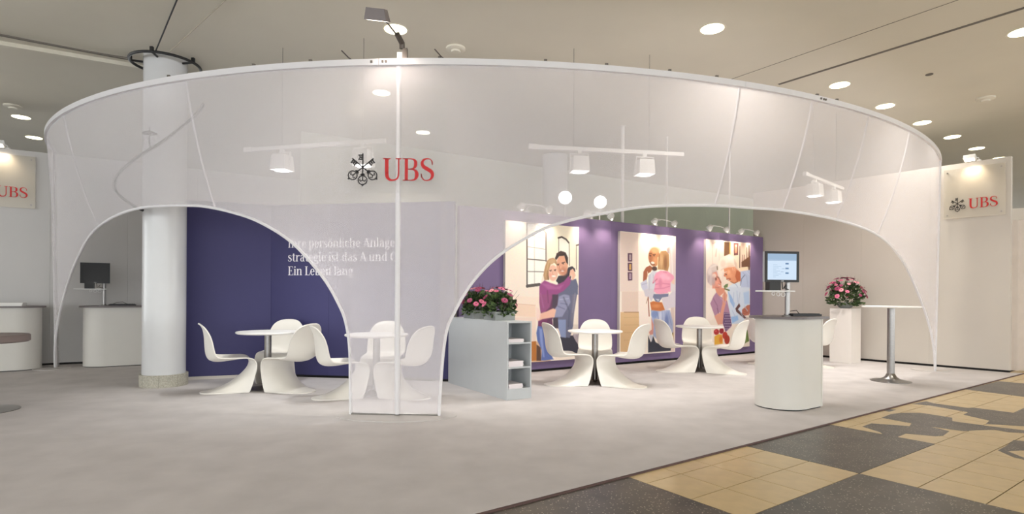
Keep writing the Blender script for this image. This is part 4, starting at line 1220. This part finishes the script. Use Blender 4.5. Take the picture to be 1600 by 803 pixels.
MB().lathe([(0.045, 0.03), (0.045, 0.70)], 24).build('pole', m_steel, t, True)
MB().lathe([(0.31, 0.0105), (0.31, 0.016), (0.15, 0.035), (0.045, 0.055)], 48).build('base', m_steel, t, True)

# ------------------------------------------------------------------ kiosks with monitors
def d_plan(L, w, r0, grow=0.0, left_round=True):
    """plan with a rounded end at -x and a square end at +x"""
    x0, x1, hy = -L / 2 - grow, L / 2 + grow, w / 2 + grow
    pts = [(x1, -hy), (x1, hy)]
    pts += arc(x0 + r0, 0, r0, hy, 90, 270, 24)
    return pts if left_round else [(-x, y) for x, y in pts]
def kiosk(name, loc, rz, label, L=0.86, w=0.54, r0=0.30, mirror=False):
    k = empty(name, loc, rz); tag(k, label, 'kiosk')
    MB().prism(d_plan(L, w, r0, 0, not mirror), 0.022, 0.972).build('body', m_kiosk, k, True)
    MB().prism(d_plan(L, w, r0, -0.012, not mirror), 0.0105, 0.022).build('plinth', m_plinth, k)
    MB().prism(d_plan(L, w, r0, 0.05, not mirror), 0.972, 0.997).build('counter_top', m_greytop, k)
    s = 1 if not mirror else -1
    MB().box((s * (L / 2 - 0.012), -w / 2 - 0.002, 0.497), (0.024, 0.006, 0.948)).build('edge_strip', m_kiosk, k)
    return k
def monitor(parent_loc, rz, lit, label, px=-0.02, py=0.10):
    m = empty('monitor', parent_loc, rz); tag(m, label, 'monitor')
    MB().lathe([(0.026, 0.997), (0.026, 1.42)], 20, (px, py, 0)).build('pole', m_steel, m, True)
    MB().lathe([(0.055, 0.997), (0.055, 1.003), (0.03, 1.012)], 24, (px, py, 0)).build('pole_foot', m_steel, m, True)
    # bracket shelf, tapering and pierced with three round holes
    sh = MB()
    sh.prism([(px + 0.03, py - 0.09), (px + 0.03, py + 0.03), (px - 0.36, py + 0.03), (px - 0.40, py - 0.05)], 1.262, 1.276)
    sf = sh.build('shelf', m_lampwhite, m)
    for q in range(3):
        b = MB().lathe([(0.020 - .003 * q, 0), (0.026 - .003 * q, 0), (0.026 - .003 * q, 0.008), (0.020 - .003 * q, 0.008), (0.020 - .003 * q, 0)], 16, cap=False).build('gusset_ring', m_lampwhite, sf, True)
        b.rotation_euler = (R(90), 0, 0); b.location = (px - 0.06 - 0.058 * q, py - 0.01, 1.232 + 0.004 * q)
    # stand block under the screen, cables
    MB().box((px - 0.19, py - 0.03, 1.335), (0.13, 0.08, 0.118)).build('stand_block', m_black, m)
    cb = MB()
    cb.tube([(px - 0.10, py - 0.05, 1.39), (px - 0.09, py - 0.05, 1.29), (px - 0.05, py - 0.05, 1.34), (px - 0.07, py - 0.05, 1.30), (px - 0.02, py - 0.05, 1.285)], 0.005, 6)
    cb.build('cable', m_cable, m, True)
    cx, cz = px - 0.115, 1.53
    MB().box((cx, py - 0.045, cz), (0.385, 0.045, 0.325)).build('casing', mat('silver_plastic', (176, 178, 182), 0.4, var=0.02), m)
    fr = MB()
    for bx, bz, sx, sz in ((0, .153, .392, .026), (0, -.153, .392, .026), (-.183, 0, .026, .28), (.183, 0, .026, .28)):
        fr.box((cx + bx, py - 0.072, cz + bz), (sx, 0.014, sz))
    fr.build('bezel', m_black, m)
    sc = MB().box((cx, py - 0.069, cz), (0.342, 0.006, 0.282)).build('screen', m_screen if lit else m_black, m)
    if lit:
        def ui(nm, x0, x1, z0, z1, mt):
            MB().box((cx - .171 + (x0 + x1) / 2 * .342, py - 0.0725, cz - .141 + (z0 + z1) / 2 * .282), ((x1 - x0) * .342, 0.001, (z1 - z0) * .282)).build(nm, mt, sc)
        ui('menu_bar', .0, 1, .735, .75, m_ui_dark); ui('title_bar', .0, 1, .76, 1.0, m_ui_bar)
        for z in (.62, .44, .26): ui('thumbnail', .62, .73, z - .03, z + .03, m_ui_dark)
        for q in range(9): ui('text_row', .2, .3 + .22 * ((q * 7) % 5) / 5, .1 + .058 * q, .112 + .058 * q, m_ui_bar)
        ui('caption', .46, .56, .3, .312, m_ui_dark); ui('caption', .5, .6, .42, .432, m_ui_dark)
    MB().box((cx, py - 0.081, cz - .153), (0.03, 0.003, 0.006)).build('badge', m_steel, m)
    return m
def keyboard(loc, rz, label):
    k = empty('keyboard', loc, rz); tag(k, label, 'keyboard'); k.scale = (0.86, 0.9, 1)
    MB().prism([(-.22, -.075), (.22, -.075), (.22, .075), (-.22, .075)], 0.0, 0.022).build('case', m_black, k)
    km = MB()
    for r in range(5):
        for c in range(15): km.box((-.19 + c * .027, -.055 + r * .026, .026), (.022, .021, .008))
    tag(km.build('keys', mat('dark_keycaps', (40, 40, 44), 0.5), k), kind='stuff')
    MB().tube([(-.18, .08, .015), (-.1, .12, .05), (0, .1, .06), (.06, .13, .03), (.1, .09, .012)], 0.004, 6).build('cable', m_cable, k, True)

def loc_on(o, x, y):
    c, s = math.cos(o[2]), math.sin(o[2])
    return (o[0] + c * x - s * y, o[1] + s * x + c * y)
KR = R(34.4)
# front kiosk: right end of the front face at (3.38, 6.09)
def kiosk_origin(ex, ey, rz, L, w):
    c, s = math.cos(rz), math.sin(rz)
    lx, ly = L / 2, -w / 2
    return (ex - (c * lx - s * ly), ey - (s * lx + c * ly), rz)
k1 = kiosk_origin(3.38, 6.09, KR, 0.60, 0.54)
kiosk('kiosk', (k1[0], k1[1], 0), KR, 'white rounded kiosk with grey top carrying the lit screen at the carpet edge', L=0.60, r0=0.27)
monitor((3.005, 6.11, 0), R(8), True, 'flat monitor with a lit page on a steel pole on the front kiosk', 0, 0)
keyboard((3.19, 6.14, 0.997), R(16), 'black keyboard on the front kiosk beside the monitor pole')
k2 = (-6.43, 9.42, R(33))
kiosk('kiosk', (k2[0], k2[1], 0), k2[2], 'white rounded kiosk with a dark screen between the left canopy leg and the column', L=1.25, w=0.54)
monitor((k2[0], k2[1], 0), k2[2], False, 'flat monitor with a black screen on a steel pole on the left kiosk', -0.35, 0.02)
p = loc_on(k2, -0.10, 0.0)
keyboard((p[0], p[1], 0.997), k2[2], 'black keyboard on the left kiosk next to the column')
k3 = (-7.86, 8.60, R(31))
kiosk('kiosk', (k3[0], k3[1], 0), k3[2], 'white rounded kiosk below the left wall sign, cut off by the picture edge', L=1.0, w=0.54, mirror=True)
p = loc_on(k3, -0.02, -0.06)
br = empty('brochure_pile', (p[0], p[1], 0.997), k3[2]); tag(br, 'flat white pile of brochures on the kiosk at the left edge', 'brochures')
for q in range(4): MB().box((0.004 * q, 0, 0.006 + 0.012 * q), (0.62, 0.30, 0.0115)).build('brochure', m_tabletop, br)

# ------------------------------------------------------------------ grey shelf unit with flower boxes
sa = math.atan2(7.661 - 6.353, -0.877 + 0.051)          # along the long side, away from the camera
sx, sy = -0.051, 6.353
# local frame: +x along the end face (to the right), +y along the long side
SH = empty('shelf_unit', (sx, sy, 0), sa - R(90)); tag(SH, 'light grey shelf unit with an open end, below the two flower boxes', 'shelf')
W_, L_, H_ = 0.335, 1.52, 0.905
tk = 0.018
MB().box((tk / 2, L_ / 2, (H_ + .0105) / 2), (tk, L_, H_ - .0105)).build('side_panel', m_shelf, SH)
MB().box((W_ - tk / 2, L_ / 2, (H_ + .0105) / 2), (tk, L_, H_ - .0105)).build('side_panel', m_shelf, SH)
MB().box((W_ / 2, L_ / 2, H_ - tk / 2), (W_ - 2 * tk, L_, tk)).build('top_panel', m_shelf, SH)
MB().box((W_ / 2, 0.42, (H_ + .0105) / 2), (W_ - 2 * tk, tk, H_ - .06)).build('back_panel', m_shelf, SH)
MB().box((W_ / 2, 0.012, 0.0675), (W_ - 2 * tk, 0.02, 0.113)).build('kick_board', m_shelf, SH)
for z in (0.125, 0.375, 0.655):
    MB().box((W_ / 2, 0.205, z), (W_ - 2 * tk, 0.41, 0.018)).build('shelf_board', m_shelf, SH)
m_paper = mat('white_paper', (236, 228, 230), 0.7, var=0.02)
for z, n, w, lab in ((0.134, 4, .19, 'lowest'), (0.384, 5, .2, 'middle'), (0.664, 3, .21, 'uppermost')):
    e = empty('brochure_stack', (sx, sy, 0), sa - R(90)); tag(e, 'stack of white brochures on the %s shelf of the grey unit' % lab, 'brochures', 'brochure stacks in the grey shelf unit')
    for q in range(n):
        MB().box((0.13 + .003 * ((q * 5) % 3), 0.16, z + 0.0065 + 0.013 * q), (w, 0.28, 0.0122)).build('brochure', m_paper, e)

# flowers
m_leaf = mat('dark_green_leaf', (52, 72, 42), 0.5, var=0.35, scale=12)
m_leaf2 = mat('mid_green_leaf', (82, 104, 58), 0.5, var=0.3, scale=12)
m_twig = mat('brown_twig', (74, 52, 46), 0.7, var=0.1)
m_pink = mat('pink_petals', (222, 112, 146), 0.6, var=0.15, scale=30)
m_pale = mat('pale_pink_petals', (238, 158, 170), 0.6, var=0.12, scale=30)
m_mag = mat('magenta_petals', (158, 58, 98), 0.6, var=0.15, scale=30)
m_eye = mat('dark_flower_eye', (92, 28, 48), 0.7, var=0.2, scale=40)
m_zinc = mat('zinc_planter', (150, 154, 152), 0.5, metal=0.3, var=0.1, scale=8)
def gerbera(r):
    """a ring of petals, slightly cupped, with a domed eye"""
    mb = MB()
    for layer, (n, rr, h) in enumerate(((14, r, 0.0), (11, r * 0.72, 0.008))):
        for k in range(n):
            a = 2 * math.pi * (k + .5 * layer) / n
            ca, sa_ = math.cos(a), math.sin(a)
            w = rr * 0.24
            P = [(0.16 * rr, -w * .5, h), (0.6 * rr, -w, h + rr * .12), (rr, 0, h + rr * .05), (0.6 * rr, w, h + rr * .12), (0.16 * rr, w * .5, h)]
            mb.add([(x * ca - y * sa_, x * sa_ + y * ca, z) for x, y, z in P], [(0, 1, 2, 3, 4)])
    eye = MB().lathe([(r * .3, 0.004), (r * .28, r * .16), (r * .16, r * .24), (0.001, r * .26)], 12)
    return mb, eye
def bouquet(loc, rz, name, label, rx, ry, hh, nflow, seed, container, z_base, spread=1.0, nleaf=420):
    rg = random.Random(seed)
    e = empty(name, loc, rz); tag(e, label, 'flowers')
    container(e)
    lv = [MB(), MB()]
    def dome(u, v, s=1.0):
        # u azimuth 0..1, v 0 rim .. 1 top
        a = 2 * math.pi * u
        c = math.cos(v * math.pi / 2) ** 0.7
        return Vector((rx * c * math.cos(a) * s, ry * c * math.sin(a) * s, z_base + hh * math.sin(v * math.pi / 2) * s))
    for k in range(nleaf):
        p = dome(rg.random(), rg.random() ** 1.1 - 0.22, 0.5 + 0.48 * rg.random())
        if p.z < z_base - 0.07: p.z = z_base - 0.03
        L = rg.uniform(.04, .10); W = L * rg.uniform(.25, .42)
        d = Vector((p.x, p.y, (p.z - z_base) * .8)) ; d += Vector((rg.uniform(-1, 1), rg.uniform(-1, 1), rg.uniform(-.6, .9))) * 0.12
        d.normalize()
        sd = d.cross(Vector((rg.uniform(-1, 1), rg.uniform(-1, 1), rg.uniform(.2, 1)))).normalized()
        up = sd.cross(d)
        b = p - d * L * .4
        lv[k % 2].add([b, b + d * L * .5 + sd * W - up * .006, b + d * L, b + d * L * .5 - sd * W - up * .006, b + d * L * .5 + up * .008], [(0, 4, 1), (1, 4, 2), (2, 4, 3), (3, 4, 0)])
    tag(lv[0].build('foliage', m_leaf, e), kind='stuff')
    tag(lv[1].build('foliage', m_leaf2, e), kind='stuff')
    tw = MB()
    for k in range(26):
        p = dome(rg.random(), rg.random() ** .7, 1.0)
        d = (p - Vector((0, 0, z_base - .1))).normalized()
        tw.tube([p - d * .12, p + d * rg.uniform(.03, .09) + Vector((rg.uniform(-.03, .03), rg.uniform(-.03, .03), .01))], [.003, .0012], 5)
    tag(tw.build('twigs', m_twig, e), kind='stuff')
    fls = []
    tries = 0
    while len(fls) < nflow and tries < 600:
        tries += 1
        p = dome(rg.random(), 0.12 + 0.85 * rg.random() ** 1.1, 1.09)
        if all((p - q).length > 0.066 for q in fls): fls.append(p)
    for k, p in enumerate(fls):
        r = rg.uniform(.034, .056)
        pm, ey = gerbera(r)
        mt = (m_pink, m_pale, m_mag, m_mag, m_pink)[k % 5]
        o = pm.build('gerbera', mt, e)
        d = (p - Vector((0, 0, z_base - .05))).normalized()
        d = (d + Vector((rg.uniform(-.2, .2), rg.uniform(-.2, .2), 0))).normalized()
        o.location = p; o.rotation_euler = d.to_track_quat('Z', 'Y').to_euler()
        ey.build('flower_eye', m_eye, o)
    return e
def zinc_box(e):
    w, h, t = 0.27, 0.105, 0.006
    for x, y, a, b in ((0, -.5, 1, 0), (0, .5, 1, 0), (-.5, 0, 0, 1), (.5, 0, 0, 1)):
        MB().box((x * w, y * w, h / 2), (w + t if a else t, t if a else w - t, h)).build('planter_side', m_zinc, e)
    MB().box((0, 0, 0.055), (w - t, w - t, 0.05)).build('soil', m_plinth, e)
def on_shelf(x, y):
    c, s = math.cos(sa - R(90)), math.sin(sa - R(90))
    return (sx + c * x - s * y, sy + s * x + c * y, H_)
bouquet(on_shelf(0.17, 0.46), sa - R(90), 'flower_box', 'pink and magenta gerberas in a zinc box at the near end of the shelf unit', .20, .19, .25, 26, 3, zinc_box, .12)
bouquet(on_shelf(0.17, 1.0), sa - R(90), 'flower_box', 'pink and magenta gerberas in a zinc box farther back on the shelf unit', .20, .19, .25, 26, 8, zinc_box, .12)

# pedestal with a flower bowl
pr = R(35.3)
PC = Vector((6.146, 10.135)) + Vector((math.cos(pr), math.sin(pr))) * 0.19 + Vector((-math.sin(pr), math.cos(pr))) * 0.19
m_ped = mat('white_pedestal_paint', (234, 228, 222), 0.5, var=0.01)
ped = empty('pedestal', (PC.x, PC.y, 0), pr); tag(ped, 'square white pedestal carrying a flower bowl by the right wall', 'pedestal')
MB().box((0, 0, 0.505), (0.376, 0.376, 0.989)).build('body', m_ped, ped)
MB().box((0, 0, 1.003), (0.38, 0.38, 0.008)).build('cover', m_ped, ped)
def bowl(e):
    MB().lathe([(0.07, 0.0), (0.11, 0.02), (0.145, 0.08), (0.15, 0.11), (0.142, 0.11), (0.135, 0.08), (0.09, 0.03), (0.0, 0.025)], 32, cap=False).build('bowl', m_zinc, e, True)
bouquet((PC.x, PC.y, 1.007), pr, 'flower_bowl', 'domed arrangement of pink gerberas in a bowl on the white pedestal', .36, .30, .40, 44, 11, bowl, .13, nleaf=560)

# ------------------------------------------------------------------ ceiling downlights
WARM = (1.0, 0.94, 0.85); NEUT = (1.0, 0.965, 0.94)
DOWN = [((2.267, 6.389), 'above the middle of the canopy'), ((4.696, 8.058), 'just above the canopy rail, first of the row of five'), ((5.934, 8.933), 'second of the row of five behind the canopy'),
        ((7.138, 9.769), 'third of the row of five behind the canopy'), ((8.324, 10.61), 'fourth of the row of five, left of the right sign'), ((9.451, 11.414), 'last of the row of five, above the right sign'),
        ((5.837, 6.42), 'cut by the right picture edge'), ((-1.36, 6.452), 'behind the flood lamp on the rail'), ((-8.57, 9.755), 'above the left sign, larger one'), ((-9.441, 11.037), 'above the left sign, farther one'),
        ((-1.995, 8.476), 'seen through the fabric, upper one'), ((-1.691, 10.529), 'seen through the fabric, lower one'), ((10.6, 12.2), 'at the far right beyond the end wall'),
        ((-4.2, 3.6), 'added out of view over the front carpet, leftmost'), ((-1.2, 3.9), 'added out of view over the front carpet, middle one'), ((1.6, 3.3), 'added out of view over the front carpet, rightmost'), ((-2.6, 1.4), 'added out of view over the front carpet, nearest the camera')]  # these four are unseen lamps added to brighten the foreground carpet
dl0 = None
for k, ((x, y), where) in enumerate(DOWN):
    if dl0 is None:
        dl0 = empty('downlight')
        MB().lathe([(0.128, 0.0), (0.15, -0.004), (0.152, 0.0)], 40, cap=False).build('trim_ring', m_ceiling, dl0, True)
        MB().lathe([(0.001, -0.002), (0.128, -0.002)], 40, cap=False).build('lens', m_glow_warm, dl0)
        dd = dl0
    else:
        dd = copy_tree(dl0)
    dd.location = (x, y, CZ - 0.001)
    tag(dd, 'round lit ceiling downlight ' + where, 'ceiling light', 'recessed ceiling downlights')
    spot('downlight_lamp', (x, y, CZ - 0.03), (x, y, 0), 125 if y > 5 else 30, 125, WARM if x > -3 else (1.0, 0.98, 0.94), 0.8, 0.12)
for (x, y), nm, lab in (((7.2, 8.536), 'smoke_detector', 'flat oval smoke detector on the ceiling at the right'), ((-8.182, 9.157), 'smoke_detector', 'flat smoke detector on the ceiling at the left'), ((-0.715, 6.925), 'smoke_detector', 'round smoke detector on the ceiling above the middle of the rail')):
    e = empty(nm, (x, y, CZ)); tag(e, lab, 'detector')
    MB().lathe([(0.12, -0.0005), (0.12, -0.02), (0.09, -0.035)], 32).build('base', m_ceiling, e, True)
    MB().lathe([(0.06, -0.0345), (0.055, -0.055), (0.02, -0.06)], 24).build('sensor', m_ceiling, e, True)
e = MB().lathe([(0.045, -0.001), (0.045, -0.008), (0.02, -0.012)], 20, (5.68, 7.647, CZ)).build('ceiling_sensor', m_slot, None, True); tag(e, 'small grey round sensor on the ceiling near the right', 'sensor')

# ------------------------------------------------------------------ hanging tracks with spotlights behind the fabric
def track(p0, p1, z, heads, hang, label, power=85, tint=NEUT):
    p0 = Vector(p0); p1 = Vector(p1); L = (p1 - p0).length; ang = math.atan2(p1.y - p0.y, p1.x - p0.x)
    e = empty('light_track', (p0.x, p0.y, z), ang); tag(e, label, 'light track')
    MB().box((L / 2, 0, 0), (L, 0.04, 0.045)).build('rail', m_lampwhite, e)
    MB().box((0.06, 0, 0.0), (0.12, 0.05, 0.06)).build('feed_box', m_lampwhite, e)
    for h in hang:
        MB().tube([(h * L, 0, 0.02), (h * L, 0, CZ - z - 0.002)], 0.003, 5).build('suspension_wire', m_slot, e)
    ca, sa_ = math.cos(ang), math.sin(ang)
    for q, h in enumerate(heads):
        x = h * L
        s = empty('spotlight', (p0.x + ca * x, p0.y + sa_ * x, z), ang)
        tag(s, 'white box spotlight, %s one on the track %s' % (('left', 'right')[q], label.split(' hanging ')[1]), 'spotlight', 'spotlights behind the fabric')
        MB().box((0, 0, -0.040), (0.05, 0.04, 0.034)).build('adapter', m_lampwhite, s)
        y = MB()
        for sg in (-1, 1): y.box((sg * 0.115, 0, -0.16), (0.008, 0.03, 0.20))
        y.box((0, 0, -0.062), (0.238, 0.03, 0.008))
        y.build('yoke', m_lampwhite, s)
        hd = MB()
        hd.add([(-.095, -.085, -.10), (.095, -.085, -.10), (.095, .085, -.10), (-.095, .085, -.10), (-.105, -.10, -.285), (.105, -.10, -.285), (.105, .10, -.285), (-.105, .10, -.285)], [(0, 1, 2, 3), (0, 4, 5, 1), (1, 5, 6, 2), (2, 6, 7, 3), (3, 7, 4, 0)])
        hd.build('housing', m_lampwhite, s)
        MB().lathe([(0.001, -0.282), (0.09, -0.286)], 28, cap=False).build('lens', m_glow_white, s)
        lx, ly = p0.x + ca * x, p0.y + sa_ * x
        spot('spotlight_lamp', (lx, ly, z - 0.30), (lx, ly, 0), power, 105, tint, 0.7, 0.09)
track((0.19, 6.82), (2.18, 7.16), 3.02, (0.318, 0.74), (0.28, 0.77), 'white light track hanging right of the middle mast behind the fabric')
track((-3.39, 7.08), (-1.50, 6.60), 3.02, (0.28, 0.85), (0.28, 0.85), 'white light track hanging left of the middle mast behind the fabric', 65, (0.93, 0.97, 1.0))
track((4.35, 8.35), (5.6, 9.5), 3.05, (0.25, 0.74), (0.2, 0.8), 'white light track hanging behind the right arch of the fabric')

# ------------------------------------------------------------------ picture lights along the top of the purple wall
def picture_light(t, label, two=True, aim=None, power=38):
    q = PM + PD * t
    e = empty('picture_light', (q.x, q.y, 2.5), R(33.22)); tag(e, label, 'picture light', 'picture lights on the purple wall')
    MB().box((0, 0.04, 0.02), (0.05, 0.10, 0.04)).build('clamp', m_lampwhite, e)
    MB().tube([(0, 0.04, 0.03), (0, 0.0, 0.09), (0, -0.1, 0.10)], 0.009, 8).build('stem', m_lampwhite, e, True)
    xs = (-0.26, 0.26) if two else (0.0,)
    if two: MB().tube([(-0.26, -0.17, 0.065), (-0.13, -0.13, 0.10), (0, -0.1, 0.108), (0.13, -0.13, 0.10), (0.26, -0.17, 0.065)], 0.009, 8).build('arm', m_lampwhite, e, True)
    for x in xs:
        b = MB().lathe([(0.02, 0.05), (0.045, 0.03), (0.06, -0.035)], 20, cap=False)
        b.add([(-.03, -.03, .05), (.03, -.03, .05), (.03, .03, .05), (-.03, .03, .05)], [(0, 1, 2, 3)])
        h = b.build('lamp_head', m_lampwhite, e, True); h.location = (x, -0.2 if two else -.14, 0.045); h.rotation_euler = (R(48), 0, 0)
        g_ = MB().lathe([(0.001, -0.03), (0.05, -0.03)], 20, cap=False).build('lamp_glass', m_glow_flood, h)
        w = q + PD * x + PN * 0.22
        tg = q + PD * x - PN * 0.0
        spot('picture_lamp', (w.x, w.y, 2.51), (tg.x, tg.y, 1.95), power, 96, (1.0, 0.83, 0.66), 0.9, 0.04)
picture_light(-2.35, 'twin-headed picture light above the photograph of the hugging couple, left half')
picture_light(-1.05, 'twin-headed picture light between the first and second photographs')
picture_light(0.52, 'twin-headed picture light above the photograph of the man with the girl')
picture_light(2.05, 'twin-headed picture light above the left half of the third photograph')
picture_light(3.05, 'twin-headed picture light near the right end of the purple wall')

def pole(x, y, z0, z1, r, label):
    e = empty('support_pole', (x, y, 0)); tag(e, label, 'pole')
    MB().lathe([(r, z0), (r, z1)], 16).build('tube', m_lampwhite, e, True)
    MB().lathe([(r * 2.2, z0), (r * 2.2, z0 + 0.012)], 20).build('foot_flange', m_lampwhite, e, True)
    MB().lathe([(r * 2.2, z1 - .012), (r * 2.2, z1)], 20).build('top_flange', m_lampwhite, e, True)
for t, lab in ((-0.16, 'white pole rising from behind the purple wall, leftmost of three'), (1.0, 'thin pole behind the purple wall, middle of three'), (2.92, 'white pole behind the purple wall, rightmost of three')):
    q = PM + PD * t - PN * 0.18
    pole(q.x, q.y, -0.006, CZ, 0.03 if t < 0 else 0.018, lab)
# second column far behind the purple wall
c2 = empty('column', (0.92, 12.2, 0)); tag(c2, 'far round white column behind the purple wall', 'column')
MB().lathe([(0.27, 0.15), (0.27, CZ - .001)], 48).build('shaft', m_column, c2, True)
MB().lathe([(0.305, -0.006), (0.305, 0.15)], 48).build('skirting', m_stone, c2, True)

# two bright flood lamps on the purple wall behind the fabric, facing the hall
for t, xx, lab in ((-1.62, 0.87, 'bright round flood lamp behind the fabric, left one'), (-0.86, 1.50, 'bright round flood lamp behind the fabric, right one')):
    q = PM + PD * t
    e = empty('flood_lamp', (q.x, q.y, 2.5)); tag(e, lab, 'flood lamp', 'flood lamps above the purple wall')
    MB().tube([(0, 0.05, 0.0), (0, 0.05, 0.2), (0, 0.02, 0.27)], 0.012, 8).build('bracket', m_lampwhite, e, True)
    h = MB().lathe([(0.03, 0.12), (0.09, 0.06), (0.11, 0.0)], 24, cap=False).build('housing', m_lampwhite, e, True)
    h.location = (0, -0.03, 0.30); h.rotation_euler = (R(-90 + 18), 0, R(-6))
    MB().lathe([(0.001, 0.01), (0.1, 0.01)], 24, cap=False).build('lens', m_glow_white, h)

# ------------------------------------------------------------------ flood lamp on an arm above the middle mast, and the sign lamps
q = Vector(cyl(-3.5, ringR(-3.5), 3.5))
e = empty('arm_flood_lamp', (q.x, q.y, 3.505)); tag(e, 'grey box flood lamp on a bent arm above the canopy rail', 'flood lamp')
MB().box((-0.02, 0, 0.03), (0.05, 0.04, 0.06)).build('clamp', m_lampwhite, e)
MB().box((0.03, 0.0, 0.05), (0.045, 0.04, 0.10)).build('ballast', m_darksteel, e)
MB().tube([(0.0, 0, 0.10), (0.0, -0.01, 0.15), (-0.03, -0.10, 0.20)], 0.028, 8).build('joint', m_darksteel, e, True)
MB().tube([(-0.03, -0.08, 0.19), (-0.10, -0.22, 0.25), (-0.13, -0.34, 0.26)], 0.009, 8).build('arm', m_darksteel, e, True)
m_lampgrey = mat('grey_lamp_housing', (120, 112, 112), 0.45, var=0.03)
hb = MB()
hb.add([(-.09, -.06, .06), (.075, -.06, .06), (.075, .06, .06), (-.09, .06, .06), (-.10, -.085, -.04), (.10, -.085, -.04), (.10, .085, -.04), (-.10, .085, -.04)], [(0, 1, 2, 3), (0, 4, 5, 1), (1, 5, 6, 2), (2, 6, 7, 3), (3, 7, 4, 0)])
h = hb.build('housing', m_lampgrey, e); h.location = (-0.155, -0.36, 0.24); h.rotation_euler = (R(24), R(6), 0)
MB().box((0, 0, -0.038), (0.17, 0.14, 0.004)).build('lens', m_glow_flood, h)
spot('arm_flood_light', (q.x - 0.155, q.y - 0.36, 3.68), (q.x, q.y, 3.0), 16, 100, (1.0, 0.86, 0.76), 0.8, 0.06)
# small spare arms on the rail
for th, lab in ((-6.6, 'thin folded lamp arm on the rail left of the flood lamp'), (-0.9, 'thin folded lamp arm on the rail right of the flood lamp')):
    p = cyl(th, ringR(th), 3.505)
    o = MB().tube([(0, 0, 0), (-0.03, -0.02, 0.015), (-0.09, -0.06, 0.07)], 0.006, 6).build('lamp_arm', m_darksteel, None, True, loc=p); tag(o, lab, 'lamp arm')

def sign_lamp(base, nrm, ang, label, power):
    e = empty('sign_lamp', (base.x, base.y, 3.5), ang); tag(e, label, 'sign lamp')
    MB().box((0.05, 0.05, 0.012), (0.05, 0.08, 0.024)).build('clamp', m_lampwhite, e)
    MB().tube([(0.05, 0.05, 0.02), (0.05, 0.0, 0.05), (0.02, -0.06, 0.05)], 0.008, 8).build('arm', m_lampwhite, e, True)
    h = MB().box((0, 0, 0), (0.16, 0.10, 0.07)).build('housing', m_lampwhite, e); h.location = (-0.04, -0.12, 0.045); h.rotation_euler = (R(-25), 0, 0)
    MB().box((0, 0, -0.036), (0.13, 0.08, 0.004)).build('lens', m_glow_flood, h)
    p = base + nrm * 0.15
    tg = base + nrm * 0.02
    spot('sign_light', (p.x, p.y, 3.49), (tg.x, tg.y, 3.05), power, 110, (1.0, 0.84, 0.62), 0.9, 0.05)
rd = (RE - RS).normalized(); rn = Vector((rd.y, -rd.x))
sign_lamp(RS + rd * 3.86, rn, math.atan2(rd.y, rd.x), 'small white lamp clipped on top of the right-hand wall above the sign', 15)
ln = Vector((WLd.y, -WLd.x))
sign_lamp(WL0 + WLd * -0.42, ln, R(31.5), 'small white lamp clipped on top of the left-hand wall above the sign', 15)

bpy.context.view_layer.update()
